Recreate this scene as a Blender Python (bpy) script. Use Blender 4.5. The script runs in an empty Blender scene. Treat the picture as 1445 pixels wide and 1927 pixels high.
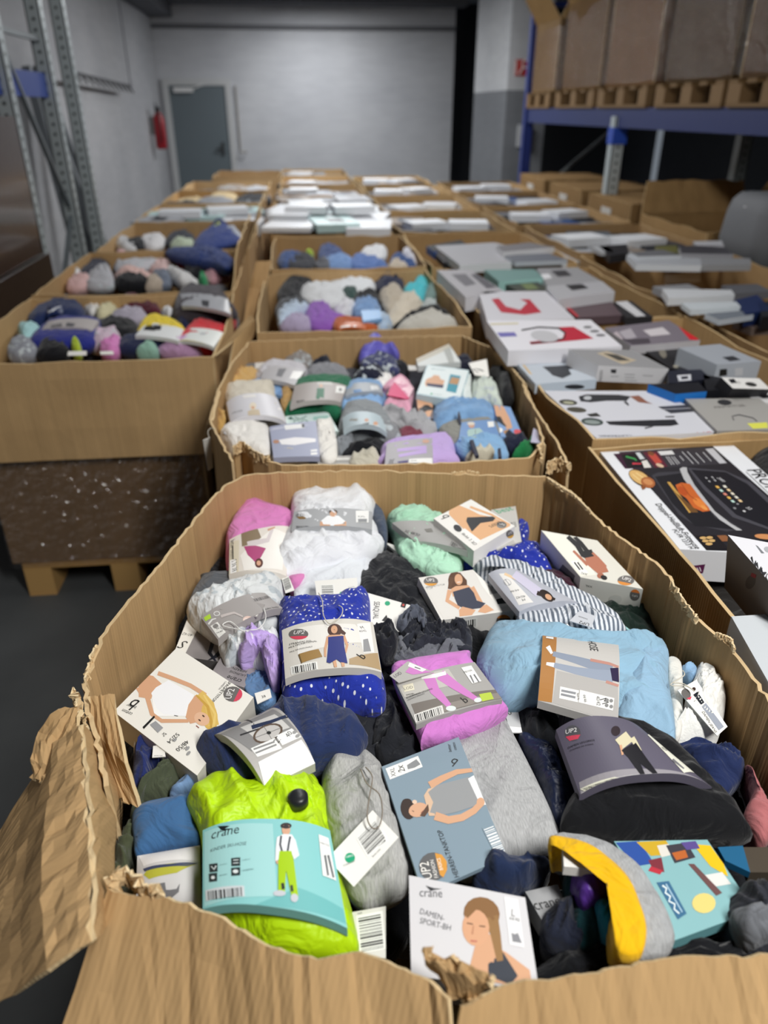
import bpy, math, random
from mathutils import Vector as V, noise, geometry, Euler
R=math.radians
sc=bpy.context.scene; C=sc.collection
# ---------------- camera, lights, exposure
PITCH,YAW,FPX,CX,CY,H=R(28.43),R(6.17),1400.0,722.5,963.5,1.65
cd=bpy.data.cameras.new('camera'); cam=bpy.data.objects.new('camera',cd); C.objects.link(cam); sc.camera=cam
cam.location=(0,0,H); cam.rotation_euler=(R(90)-PITCH,0,-YAW)
cd.sensor_fit='HORIZONTAL'; cd.sensor_width=36; cd.lens=FPX/1445*36; cd.clip_start=.02; cd.clip_end=100
cd.dof.use_dof=True; cd.dof.focus_distance=1.12; cd.dof.aperture_fstop=3.8
sc.view_settings.view_transform='Standard'; sc.view_settings.look='None'; sc.view_settings.gamma=1; sc.view_settings.exposure=1.02
w=bpy.data.worlds.new('World'); sc.world=w; w.use_nodes=True
w.node_tree.nodes['Background'].inputs[0].default_value=(.62,.7,.8,1); w.node_tree.nodes['Background'].inputs[1].default_value=.12
def lamp(loc,size,power,col=(1,.985,.95),tgt=None,spread=180):
    l=bpy.data.lights.new('ceiling_tube_or_fill_light','AREA'); l.shape='RECTANGLE'; l.size,l.size_y=size; l.energy=power; l.color=col; l.spread=R(spread)
    o=bpy.data.objects.new('ceiling_tube_or_fill_light',l); C.objects.link(o); o.location=loc
    d=V(tgt)-V(loc) if tgt else V((0,0,-1)); o.rotation_euler=d.to_track_quat('-Z','Y').to_euler()
lamp((.95,-.35,3.0),(.25,1.3),42,tgt=(.25,1.0,.8))
lamp((.6,2.6,3.08),(.2,1.5),13)
lamp((.7,5.6,3.08),(.2,1.5),20,col=(.98,.99,1))
lamp((.5,9.0,3.08),(.25,1.5),52,col=(.98,.99,1))
lamp((.4,12.9,3.08),(.2,1.2),34,col=(.98,.99,1))  # fill light added to brighten the back and left walls, not a known tube
# ---------------- projection helpers: pixel of the photograph -> point on a horizontal plane or another plane
hd=V((math.sin(YAW),math.cos(YAW),0)); RT=V((math.cos(YAW),-math.sin(YAW),0))
FW=hd*math.cos(PITCH)+V((0,0,-math.sin(PITCH))); UP=hd*math.sin(PITCH)+V((0,0,math.cos(PITCH))); EYE=V((0,0,H))
FR=(0.,0.,1.)
def F(ox=0,oy=0,s=1):
    global FR; FR=(ox,oy,s)
def fp(x,y): return (FR[0]+x/FR[2],FR[1]+y/FR[2])
def ray(x,y): return RT*(x-CX)+UP*(CY-y)+FW*FPX
def atz(x,y,z):
    d=ray(x,y); return EYE+d*((z-H)/d.z)
def aty(x,y,Y):
    d=ray(x,y); return EYE+d*(Y/d.y)
def atx(x,y,X):
    d=ray(x,y); return EYE+d*(X/d.x)
def proj(p):
    r=p-EYE; k=FPX/r.dot(FW); return (CX+r.dot(RT)*k, CY-r.dot(UP)*k)
def pts(s): return [fp(*map(float,t.split(','))) for t in s.split()]
def hexc(h):
    if len(h)==3: h=''.join(c*2 for c in h)
    o=[]
    for i in (0,2,4):
        c=int(h[i:i+2],16)/255; o.append(c/12.92 if c<=.04045 else ((c+.055)/1.055)**2.4)
    return (*o,1)
# ---------------- materials
MT={}
def mat(key,rough=.6,bump=0,bscale=300,metal=0,spec=.4,fn=None,coat=0,sheen=0,col=None):
    if key in MT: return MT[key]
    m=bpy.data.materials.new(key); m.use_nodes=True; nt=m.node_tree; N=nt.nodes; L=nt.links; b=N['Principled BSDF']
    b.inputs['Roughness'].default_value=rough; b.inputs['Metallic'].default_value=metal; b.inputs['Specular IOR Level'].default_value=spec
    b.inputs['Coat Weight'].default_value=coat; b.inputs['Coat Roughness'].default_value=.12
    b.inputs['Sheen Weight'].default_value=sheen
    if col: c=N.new('ShaderNodeRGB'); c.outputs[0].default_value=hexc(col); cs=c.outputs[0]
    else: a=N.new('ShaderNodeAttribute'); a.attribute_name='Col'; cs=a.outputs['Color']
    uv=N.new('ShaderNodeUVMap'); uv.uv_map='UVMap'
    if fn: cs=fn(nt,cs,uv.outputs[0],b) or cs
    L.new(cs,b.inputs['Base Color'])
    if bump:
        n=N.new('ShaderNodeTexNoise'); n.inputs['Scale'].default_value=bscale; n.inputs['Detail'].default_value=3
        tc=N.new('ShaderNodeTexCoord'); L.new(tc.outputs['Object'],n.inputs['Vector'])
        bp=N.new('ShaderNodeBump'); bp.inputs['Strength'].default_value=bump; bp.inputs['Distance'].default_value=.002
        L.new(n.outputs['Fac'],bp.inputs['Height'])
        if b.inputs['Normal'].is_linked: L.new(b.inputs['Normal'].links[0].from_socket,bp.inputs['Normal'])
        L.new(bp.outputs[0],b.inputs['Normal'])
    MT[key]=m; return m
def mixn(nt,fac,a,b,mode='MIX'):
    n=nt.nodes.new('ShaderNodeMix'); n.data_type='RGBA'; n.blend_type=mode
    for i,v in ((0,fac),(6,a),(7,b)):
        if isinstance(v,(int,float,tuple)): n.inputs[i].default_value=v
        else: nt.links.new(v,n.inputs[i])
    return n.outputs[2]
def ramp(nt,src,a,b,ca=(0,0,0,1),cb=(1,1,1,1)):
    r=nt.nodes.new('ShaderNodeValToRGB'); r.color_ramp.elements[0].position=a; r.color_ramp.elements[1].position=b
    r.color_ramp.elements[0].color=ca; r.color_ramp.elements[1].color=cb; nt.links.new(src,r.inputs[0]); return r.outputs[0]
def mapping(nt,uv,sx,sy,sz=1,rot=0):
    m=nt.nodes.new('ShaderNodeMapping'); m.inputs['Scale'].default_value=(sx,sy,sz); m.inputs['Rotation'].default_value=(0,0,rot); nt.links.new(uv,m.inputs[0]); return m.outputs[0]
def tex(nt,kind,vec,**k):
    n=nt.nodes.new('ShaderNodeTex'+kind); nt.links.new(vec,n.inputs['Vector'])
    for a,v in k.items():
        if a in n.inputs: n.inputs[a].default_value=v
        else: setattr(n,a,v)
    return n
def f_board(nt,cs,uv,b):
    n=tex(nt,'Noise',mapping(nt,uv,60,1.5),Scale=1,Detail=3); n2=tex(nt,'Noise',mapping(nt,uv,5,5),Scale=1,Detail=4)
    wv=tex(nt,'Wave',mapping(nt,uv,1,1),Scale=42.,Distortion=.25,wave_type='BANDS',bands_direction='X')
    cs=mixn(nt,.55,cs,ramp(nt,n.outputs[0],.25,.75,(.72,.72,.72,1),(1,1,1,1)),'MULTIPLY')
    cs=mixn(nt,.5,cs,ramp(nt,n2.outputs[0],.3,.7,(.8,.78,.75,1),(1,1,1,1)),'MULTIPLY')
    hgt=mixn(nt,.5,wv.outputs['Fac'],n.outputs[0])
    bp=nt.nodes.new('ShaderNodeBump'); bp.inputs['Strength'].default_value=.4; bp.inputs['Distance'].default_value=.0015
    nt.links.new(hgt,bp.inputs['Height']); nt.links.new(bp.outputs[0],b.inputs['Normal']); return cs
def f_dots(nt,cs,uv,b):
    v=tex(nt,'Voronoi',mapping(nt,uv,95,95,95,.6),Scale=1.,Randomness=.25)
    return mixn(nt,ramp(nt,v.outputs['Distance'],.16,.2,(1,1,1,1),(0,0,0,1)),cs,(.82,.84,.92,1))
def f_stripe(nt,cs,uv,b):
    wv=tex(nt,'Wave',mapping(nt,uv,1,1,1,.15),Scale=38.,Distortion=.6,wave_type='BANDS',bands_direction='X')
    return mixn(nt,ramp(nt,wv.outputs['Fac'],.48,.56),cs,(.14,.17,.22,1))
def f_heather(nt,cs,uv,b):
    n=tex(nt,'Noise',mapping(nt,uv,900,110),Scale=1,Detail=2)
    return mixn(nt,.75,cs,ramp(nt,n.outputs[0],.3,.7,(.62,.62,.62,1),(1.15,1.15,1.15,1)),'MULTIPLY')
def f_denim(nt,cs,uv,b):
    n=tex(nt,'Noise',mapping(nt,uv,22,22),Scale=1,Detail=5)
    return mixn(nt,.8,cs,ramp(nt,n.outputs[0],.3,.7,(.6,.65,.72,1),(1.1,1.1,1.1,1)),'MULTIPLY')
def f_leaf(nt,cs,uv,b):
    n=tex(nt,'Noise',mapping(nt,uv,45,45),Scale=1,Detail=2)
    return mixn(nt,ramp(nt,n.outputs[0],.56,.6),cs,(.5,.55,.58,1))
def creases(nt,b,amt=.6,sc_=16):
    tc=nt.nodes.new('ShaderNodeTexCoord'); n=tex(nt,'Noise',tc.outputs['Object'],Scale=sc_,Detail=3,Distortion=1.4)
    r=ramp(nt,n.outputs[0],.35,.62); bp=nt.nodes.new('ShaderNodeBump'); bp.inputs['Strength'].default_value=amt; bp.inputs['Distance'].default_value=.006
    nt.links.new(r,bp.inputs['Height']); nt.links.new(bp.outputs[0],b.inputs['Normal'])
def wc(f):
    def g(nt,cs,uv,b):
        creases(nt,b); return f(nt,cs,uv,b) if f else cs
    return g
def fabric(p='plain'):
    d=dict(rough=.85,bump=.35,bscale=900,spec=.2,sheen=.15)
    return mat('fabric_'+p,fn=wc({'plain':None,'dots':f_dots,'stripe':f_stripe,'heather':f_heather,'denim':f_denim,'print':f_leaf}.get(p)),**d) if p not in('fluffy','satin') else (mat('fabric_fluffy',rough=1,bump=1.,bscale=160,spec=.1,sheen=.3) if p=='fluffy' else mat('fabric_satin',rough=.45,bump=.1,bscale=600,fn=wc(None)))
def card(): return mat('printed_card',rough=.48,spec=.3)
def board(): return mat('corrugated_cardboard',rough=.85,fn=f_board,spec=.15)
# ---------------- mesh builder
class MB:
    def __init__(s): s.v=[];s.f=[];s.c=[];s.u=[];s.m=[]
    def add(s,vs,fs,col,uvs=None,mi=0):
        n=len(s.v); s.v+=[tuple(p) for p in vs]; col=hexc(col) if isinstance(col,str) else col
        for f in fs:
            s.f.append([n+i for i in f]); s.c.append(col); s.m.append(mi)
            s.u.append([uvs[i] for i in f] if uvs else [(vs[i][0]+.3*vs[i][2],vs[i][1]+.7*vs[i][2]) for i in f])
    def box(s,lo,hi,col,mi=0):
        x,y,z=lo;X,Y,Z=hi
        s.add([(x,y,z),(X,y,z),(X,Y,z),(x,Y,z),(x,y,Z),(X,y,Z),(X,Y,Z),(x,Y,Z)],[(0,3,2,1),(4,5,6,7),(0,1,5,4),(1,2,6,5),(2,3,7,6),(3,0,4,7)],col,mi=mi)
    def bar(s,a,b,r,col,n=4,r2=None,mi=0):
        a,b=V(a),V(b); d=(b-a).normalized(); e=d.cross(V((0,0,1)) if abs(d.z)<.9 else V((1,0,0))).normalized(); g=d.cross(e)
        r2=r if r2 is None else r2; vs=[]
        for p,q in ((a,r),(b,r2)):
            for i in range(n):
                t=2*math.pi*(i+.5)/n; vs.append(p+(e*math.cos(t)+g*math.sin(t))*q)
        s.add(vs,[(i,(i+1)%n,n+(i+1)%n,n+i) for i in range(n)]+[tuple(range(n))[::-1],tuple(range(n,2*n))],col,mi=mi)
    def tube(s,P,r,col,n=6,mi=0):
        P=[V(p) for p in P]; vs=[]
        for i,p in enumerate(P):
            d=(P[min(i+1,len(P)-1)]-P[max(i-1,0)]).normalized(); e=d.cross(V((.1,.2,1))).normalized(); g=d.cross(e)
            rr=r[i] if isinstance(r,list) else r
            vs+=[p+(e*math.cos(2*math.pi*k/n)+g*math.sin(2*math.pi*k/n))*rr for k in range(n)]
        fs=[(i*n+k,i*n+(k+1)%n,(i+1)*n+(k+1)%n,(i+1)*n+k) for i in range(len(P)-1) for k in range(n)]
        s.add(vs,fs+[tuple(range(n))[::-1],tuple(range((len(P)-1)*n,len(P)*n))],col,mi=mi)
    def sheet(s,G,t,col,col2=None,mi=0):
        nr,nc=len(G),len(G[0]); G=[[V(p) for p in r] for r in G]; top=[];bot=[];uv=[]
        for i in range(nr):
            acc=0
            for j in range(nc):
                if j: acc+=(G[i][j]-G[i][j-1]).length
                a=G[min(i+1,nr-1)][j]-G[max(i-1,0)][j]; b=G[i][min(j+1,nc-1)]-G[i][max(j-1,0)]
                n=a.cross(b); n=n.normalized() if n.length>1e-9 else V((0,0,1))
                top.append(G[i][j]); bot.append(G[i][j]-n*t); uv.append((acc,sum((G[k][j]-G[k-1][j]).length for k in range(1,i+1))))
        q=[(i*nc+j,i*nc+j+1,(i+1)*nc+j+1,(i+1)*nc+j) for i in range(nr-1) for j in range(nc-1)]
        s.add(top,q,col,uv,mi); s.add(bot,[f[::-1] for f in q],col,uv,mi)
        per=[j for j in range(nc)]+[i*nc+nc-1 for i in range(1,nr)]+[(nr-1)*nc+j for j in range(nc-2,-1,-1)]+[i*nc for i in range(nr-2,0,-1)]
        vs=[top[k] for k in per]+[bot[k] for k in per]; n=len(per)
        s.add(vs,[(i,i+n,(i+1)%n+n,(i+1)%n) for i in range(n)],col2 or col,mi=mi)
    def build(s,name,mats,parent=None,smooth=False,org=None):
        me=bpy.data.meshes.new(name)
        org=V(org) if org is not None else (V((sum(p[0] for p in s.v)/len(s.v),sum(p[1] for p in s.v)/len(s.v),min(p[2] for p in s.v))) if parent is None else parent.location.copy())
        me.from_pydata([V(p)-org for p in s.v],[],s.f)
        for m in (mats if isinstance(mats,list) else [mats]): me.materials.append(m)
        ul=me.uv_layers.new(name='UVMap'); ca=me.color_attributes.new('Col','FLOAT_COLOR','CORNER')
        fu=[];fc=[]
        for u,c in zip(s.u,s.c):
            for q in u: fu+=[q[0],q[1]]; fc+=c
        me.uv_layers['UVMap'].data.foreach_set('uv',fu); me.color_attributes['Col'].data.foreach_set('color',fc)
        me.polygons.foreach_set('material_index',s.m)
        me.polygons.foreach_set('use_smooth',[smooth]*len(s.f))
        me.update(); o=bpy.data.objects.new(name,me); C.objects.link(o)
        if parent: o.parent=parent
        else: o.location=org
        return o
def tag(o,label=None,cat=None,group=None,kind=None):
    for k,v in (('label',label),('category',cat),('group',group),('kind',kind)):
        if v: o[k]=v
    return o
def empty(name,loc,label,cat,group=None):
    o=bpy.data.objects.new(name,None); C.objects.link(o); o.location=loc; o.empty_display_size=.05
    return tag(o,label,cat,group)
# ---------------- surfaces carrying print
class Surf:
    def __init__(s,px,z,dome=0,ax='u',p=2.6):
        P=px
        if isinstance(z,(int,float)): s.q=[atz(*a,z) for a in P]
        else:
            a,b,c=[atz(*P[i],z[k]) for k,i in ((0,0),(1,1),(2,3))]; n=(b-a).cross(c-a)
            d=ray(*P[2]); e=EYE+d*((a-EYE).dot(n)/d.dot(n)); s.q=[a,b,e,c]
        s.n=(s.q[1]-s.q[0]).cross(s.q[3]-s.q[0]).normalized()
        if s.n.z<0: s.n=-s.n
        s.d,s.ax,s.p,s.k=dome,ax,p,0
    def S(s,u,v,o=0):
        a,b,c,e=s.q; P=(a*(1-u)+b*u)*(1-v)+(e*(1-u)+c*u)*v
        if s.d:
            fu=max(0,1-abs(2*u-1)**s.p); fv=max(0,1-abs(2*v-1)**s.p)
            P=P+s.n*(s.d*(fu if s.ax=='u' else fv if s.ax=='v' else fu*fv))
        return P+s.n*o
    def uv(s,x,y):
        u=v=.5; e=.01
        for _ in range(6):
            a=proj(s.S(u,v)); b=proj(s.S(u+e,v)); c=proj(s.S(u,v+e))
            A,B,D,E=(b[0]-a[0])/e,(c[0]-a[0])/e,(b[1]-a[1])/e,(c[1]-a[1])/e; det=A*E-B*D
            if abs(det)<1e-6: break
            rx,ry=x-a[0],y-a[1]; u=min(1.02,max(-.02,u+(E*rx-B*ry)/det)); v=min(1.02,max(-.02,v+(A*ry-D*rx)/det))
        return min(1,max(0,u)),min(1,max(0,v))
    def up(s): s.k+=1; return .0003+(.00003 if s.d else .000015)*s.k
def poly(mb,s,P,col,uvin=False):
    o=s.up(); q=[V((*((a,b) if uvin else s.uv(a,b)),0)) for a,b in P]
    T=geometry.tessellate_polygon([q]); vs=[];fs=[]
    def rec(a,b,c,d):
        if d>0 and s.d and max((s.S(*a)-s.S(*b)).length,(s.S(*c)-s.S(*b)).length,(s.S(*a)-s.S(*c)).length)>.0065:
            m=lambda i,j:((i[0]+j[0])/2,(i[1]+j[1])/2); x,y,z=m(a,b),m(b,c),m(c,a)
            rec(a,x,z,d-1);rec(x,b,y,d-1);rec(z,y,c,d-1);rec(x,y,z,d-1)
        else:
            n=len(vs); A,B,D=s.S(*a,o),s.S(*b,o),s.S(*c,o)
            vs.extend([A,B,D]); fs.append((n,n+1,n+2) if (B-A).cross(D-A).dot(s.n)>0 else (n,n+2,n+1))
    for t in T: rec(*[(q[i].x,q[i].y) for i in t],4)
    if fs: mb.add(vs,fs,col)
def ell(cx,cy,rx,ry,rot=0,n=16,a0=0,a1=360):
    c,s_=math.cos(R(rot)),math.sin(R(rot)); o=[]
    k=n if a1-a0>=360 else n+1
    for i in range(k):
        t=R(a0+(a1-a0)*i/n); x,y=rx*math.cos(t),ry*math.sin(t); o.append(fp(cx+x*c-y*s_,cy+x*s_+y*c))
    return o
def stroke(P,w0,w1):
    L=[];Q=[];n=len(P)
    for i,(x,y) in enumerate(P):
        a=P[max(i-1,0)];b=P[min(i+1,n-1)]; dx,dy=b[0]-a[0],b[1]-a[1]; l=math.hypot(dx,dy) or 1
        w=(w0+(w1-w0)*i/(n-1))/2; L.append((x-dy/l*w,y+dx/l*w)); Q.append((x+dy/l*w,y-dx/l*w))
    return [fp(*p) for p in L+Q[::-1]]
TXT={}
def glyphs(t):
    if t in TXT: return TXT[t]
    c=bpy.data.curves.new('t','FONT'); c.body=t; c.resolution_u=2; c.fill_mode='FRONT'
    o=bpy.data.objects.new('t',c); C.objects.link(o); dg=bpy.context.evaluated_depsgraph_get(); e=o.evaluated_get(dg); m=e.to_mesh()
    vs=[(v.co.x,v.co.y) for v in m.vertices]; fs=[tuple(p.vertices) for p in m.polygons]; e.to_mesh_clear()
    bpy.data.objects.remove(o); bpy.data.curves.remove(c)
    xs=[v[0] for v in vs] or [0,1]; w=(max(xs)-min(xs)) or 1; x0=min(xs)
    TXT[t]=([((x-x0)/w,y/w) for x,y in vs],fs); return TXT[t]
def text(mb,s,t,a,b,col,hs=1.15):
    o=s.up(); u0=s.uv(*fp(*a)); u1=s.uv(*fp(*b)); A,B=s.S(*u0),s.S(*u1); d=B-A; n=s.n; up_=n.cross(d)
    m=s.S((u0[0]+u1[0])/2,(u0[1]+u1[1])/2); e=.02
    uc,vc=(u0[0]+u1[0])/2,(u0[1]+u1[1])/2; su=(s.S(uc+e,vc)-s.S(uc-e,vc))/(2*e); sv=(s.S(uc,vc+e)-s.S(uc,vc-e))/(2*e)
    g11,g12,g22=su.dot(su),su.dot(sv),sv.dot(sv); r1,r2=up_.dot(su),up_.dot(sv); D=g11*g22-g12*g12
    if abs(D)<1e-12: return
    du,dv=(r1*g22-r2*g12)/D,(g11*r2-g12*r1)/D
    vs,fs=glyphs(t); W=[]
    for x,y in vs:
        y*=hs; W.append(s.S(min(1,max(0,u0[0]+(u1[0]-u0[0])*x+du*y)),min(1,max(0,u0[1]+(u1[1]-u0[1])*x+dv*y)),o))
    mb.add(W,fs,col)
def barcode(mb,s,a,b,c,bg='f2f2ee',fg='1c1c1c',n=22,seed=1):
    # a->b runs across the bars, a->c along them
    rnd=random.Random(seed); ax,ay=a;bx,by=b;cx,cy=c
    P=lambda x,y:fp(ax+(bx-ax)*x+(cx-ax)*y,ay+(by-ay)*x+(cy-ay)*y)
    if bg: poly(mb,s,[P(-.06,-.08),P(1.06,-.08),P(1.06,1.12),P(-.06,1.12)],bg)
    x=0;k=s.k
    while x<1:
        w=rnd.choice((.4,.7,1.2))/n; s.k=k; poly(mb,s,[P(x,0),P(min(1,x+w),0),P(min(1,x+w),1),P(x,1)],fg); x+=w+rnd.choice((.5,.7,1))/n
def logo(mb,s,cx,cy,r,ang,acc,ry=None):
    ry=ry or r*.8; poly(mb,s,ell(cx,cy,r,ry),'6b6866'); c,s_=math.cos(R(ang)),math.sin(R(ang))
    # accent segment below the text
    a=ang; poly(mb,s,[q for q in ellrot(cx,cy,r*.99,ry*.99,a+25,a+155)],acc)
    text(mb,s,'UP2',(cx-c*r*.55,cy-s_*r*.55),(cx+c*r*.55,cy+s_*r*.55),'f2f0ee')
def ellrot(cx,cy,rx,ry,a0,a1,n=12):
    return [fp(cx+rx*math.cos(R(a0+(a1-a0)*i/n)),cy+ry*math.sin(R(a0+(a1-a0)*i/n))) for i in range(n+1)]
def draw(mb,s,ops,seed=1):
    for o in ops:
        k=o[0]
        if k=='p': poly(mb,s,pts(o[2]),o[1])
        elif k=='e': poly(mb,s,ell(*o[2:]),o[1])
        elif k=='s': poly(mb,s,stroke([tuple(map(float,t.split(','))) for t in o[4].split()],o[2],o[3]),o[1])
        elif k=='t': text(mb,s,o[2],(o[3],o[4]),(o[5],o[6]),o[1])
        elif k=='b': barcode(mb,s,(o[1],o[2]),(o[3],o[4]),(o[5],o[6]),*(o[7:] or ()),seed=seed)
        elif k=='u': logo(mb,s,*o[1:])
        elif k=='f': # face: centre, radius, direction of the chin in degrees, hair colour
            _,cx,cy,r,a,hair=o[:6]; dx,dy=math.cos(R(a)),math.sin(R(a)); nx,ny=-dy,dx
            poly(mb,s,ell(cx-dx*r*.25,cy-dy*r*.25,r*1.12,r*1.0,a),hair); poly(mb,s,ell(cx+dx*r*.2,cy+dy*r*.2,r*.92,r*.68,a),'d9a98a')
            for q in (-1,1): poly(mb,s,ell(cx+nx*q*r*.28+dx*r*.1,cy+ny*q*r*.28+dy*r*.1,r*.07,r*.13,a,8),'3a2620')
            poly(mb,s,ell(cx+dx*r*.7,cy+dy*r*.7,r*.07,r*.25,a,8),'b0605a'); poly(mb,s,stroke([(cx+dx*r*.15,cy+dy*r*.15),(cx+dx*r*.45,cy+dy*r*.45)],r*.06,r*.16),'c4906f')
def slab(mb,s,t,col,nu=1,nv=1,side=None,mi=0):
    """top sheet following the surface plus sides going down by t"""
    if s.d: nu,nv=max(nu,40),max(nv,24)
    vs=[s.S(i/nu,j/nv) for j in range(nv+1) for i in range(nu+1)]; W=nu+1
    q=[(j*W+i,j*W+i+1,(j+1)*W+i+1,(j+1)*W+i) for j in range(nv) for i in range(nu)]
    fl=(vs[q[0][1]]-vs[q[0][0]]).cross(vs[q[0][3]]-vs[q[0][0]]).dot(s.n)<0
    mb.add(vs,[f[::-1] if fl else f for f in q],col,mi=mi)
    per=[i for i in range(nu+1)]+[j*W+nu for j in range(1,nv+1)]+[nv*W+i for i in range(nu-1,-1,-1)]+[j*W for j in range(nv-1,0,-1)]
    n=len(per); top=[vs[k] for k in per]; bot=[p-s.n*t for p in top]
    mb.add(top+bot,[(i,i+n,(i+1)%n+n,(i+1)%n) if not fl else (i,(i+1)%n,(i+1)%n+n,i+n) for i in range(n)],side or col,mi=mi)
    if not s.d: mb.add([s.S(u,v)-s.n*t for u,v in ((0,0),(1,0),(1,1),(0,1))],[(0,1,2,3)],side or col,mi=mi)
def catmull(P,n):
    o=[];k=len(P)
    for i in range(k):
        a,b,c,d=P[i-1],P[i],P[(i+1)%k],P[(i+2)%k]
        for j in range(n):
            t=j/n; o.append(.5*((2*b)+(c-a)*t+(2*a-5*b+4*c-d)*t*t+(3*b-a-3*c+d)*t**3))
    return o
def lumpmesh(mb,P,h,col,seed=0,wr=.006,K=12,n=6,p=2.6,skirt=.04,wf=14,wd=.6,rise=None):
    """soft folded cloth: closed outline P (3-D points), domed by h, wrinkled"""
    O=catmull(P,n); c=sum(O,V())/len(O); N=len(O); vs=[c];uv=[(c.x,c.y)]; rnd=random.Random(seed); a=rnd.uniform(0,3.14) if wd is None else wd
    ca,sa=math.cos(a),math.sin(a)
    def ht(q,r):
        x,y=q.x*ca+q.y*sa,-q.x*sa+q.y*ca
        g=noise.noise(V((x*wf*.7,y*wf*.7,seed)))*.12; x1,y1=x+g,y+g*.6
        n1=noise.noise(V((x1*wf*.55,y1*wf*2.1,seed*3.7))); n2=noise.noise(V((x1*wf*1.6+7,y1*wf*3.6,seed*1.3)))
        w=1.5*(max(0,1-abs(n1)*3.4)**1.5-.35)+.7*(max(0,1-abs(n2)*3.5)-.3)+noise.noise(V((x*wf*4,y*wf*4,seed)))*.3
        return h*(1-r**p)**.7+w*wr*.9*(1-r**8)
    vs[0]=c+V((0,0,ht(c,0)))
    for k in range(1,K+1):
        r=(k/K)**.85
        for q in O:
            x=c+(q-c)*r; vs.append(x+V((0,0,ht(x,r)))); uv.append((x.x,x.y))
    for q in O: x=c+(q-c)*1.0+V((0,0,-.3*skirt)); vs.append(x); uv.append((x.x,x.y))
    for q in O: x=c+(q-c)*.9+V((0,0,-skirt)); vs.append(x); uv.append((x.x,x.y))
    K2=K+2; fs=[(0,1+i,1+(i+1)%N) for i in range(N)]
    for k in range(K2-1):
        for i in range(N): fs.append((1+k*N+i,1+(k+1)*N+i,1+(k+1)*N+(i+1)%N,1+k*N+(i+1)%N))
    fs.append(tuple(1+(K2-1)*N+i for i in range(N))[::-1])
    ar=sum(O[i].x*O[(i+1)%N].y-O[(i+1)%N].x*O[i].y for i in range(N))
    if ar<0: fs=[f[::-1] for f in fs]
    mb.add(vs,fs,col,uv)
SEED=[10]; KD=22
def garment(label,outline,z,h,col,pat='plain',cat='garment',name='folded_garment',wr=.006,K=None,n=6,p=2.6,wf=14,wd=None,parent=None,skirt=.04,group=None):
    SEED[0]+=1; P=[atz(*a,z) for a in pts(outline)]; mb=MB(); lumpmesh(mb,P,h,col,SEED[0],wr,K or KD,n,p,skirt,wf,wd)
    o=mb.build(name,fabric(pat),parent,smooth=True)
    return o if parent else tag(o,label,cat,group)
def pack(label,outline,z,h,col,quad,scol,ops=(),pat='plain',dome=None,ax='u',name='clothing_pack',cat='clothing pack',wr=.005,K=None,n=6,wf=14,wd=None,extra=(),zs=None,p=5,side=None,group=None,rel=.85):
    P=[atz(*a,z) for a in pts(outline)]; c=sum(P,V())/len(P)
    root=empty(name,(c.x,c.y,z-.02),label,cat,group)
    garment(None,outline,z,h,col,pat,parent=root,wr=wr,K=K,n=n,p=p,wf=wf,wd=wd)
    for e in extra: garment(None,*e[:4],**(e[4] if len(e)>4 else {}),parent=root,name='loose_cloth')
    q=pts(quad); dome=max(.003,h*(1.1-rel)+.004) if dome is None else dome
    s=Surf(q,zs if zs is not None else z+h*rel,dome,ax); mb=MB(); slab(mb,s,min(h*rel*.55,.014),scol,side=side); draw(mb,s,ops,SEED[0])
    mb.build('paper_sleeve',card(),root); return root
def carton(label,quad,z,t,col,ops=(),side=None,name='carton',cat='box',dome=0,sideops=(),group=None,m=None):
    """printed box: top face on the quad, sides below; sideops=[(edge,[ops])] prints on the side under quad edge e"""
    s=Surf(pts(quad),z,dome,'uv'); mb=MB(); slab(mb,s,t,col,side=side); draw(mb,s,ops,len(label))
    for e,so in sideops:
        a,b=s.q[e],s.q[(e+1)%4]; w=Surf([(0,0),(1,0),(1,1),(0,1)],z if isinstance(z,(int,float)) else z[0]); w.q=[a,b,b-s.n*t,a-s.n*t]
        w.n=(w.q[1]-w.q[0]).cross(w.q[3]-w.q[0]).normalized()
        cen=(s.q[0]+s.q[2])/2
        if w.n.dot((a+b)/2-cen)<0: w.n=-w.n
        draw(mb,w,so,len(label))
    return tag(mb.build(name,m or card()),label,cat,group)
def hangtag(label,quad,z,ops=(),string=None,sz=None,name='hang_tag',scol='cfc9ba',col='f1efe9',group=None):
    s=Surf(pts(quad),z); mb=MB(); slab(mb,s,.0012,col); draw(mb,s,ops,len(label))
    c=(s.q[0]+s.q[2])/2; root=empty(name,(c.x,c.y,c.z-.001),label,'tag',group); mb.build('tag_card',card(),root)
    if string:
        P=[]; Q=pts(string); sz=sz or (z if isinstance(z,(int,float)) else z[0])+.004
        Q3=[atz(*q,sz) for q in Q]
        for i in range(len(Q3)-1):
            a,b,c_,d=Q3[max(i-1,0)],Q3[i],Q3[i+1],Q3[min(i+2,len(Q3)-1)]
            for j in range(5):
                t=j/5; P.append(.5*((2*b)+(c_-a)*t+(2*a-5*b+4*c_-d)*t*t+(3*b-a-3*c_+d)*t**3))
        P.append(Q3[-1]); mb=MB(); mb.tube(P,.0009,scol,5); mb.build('string',fabric(),root,smooth=True)
    return root
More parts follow.
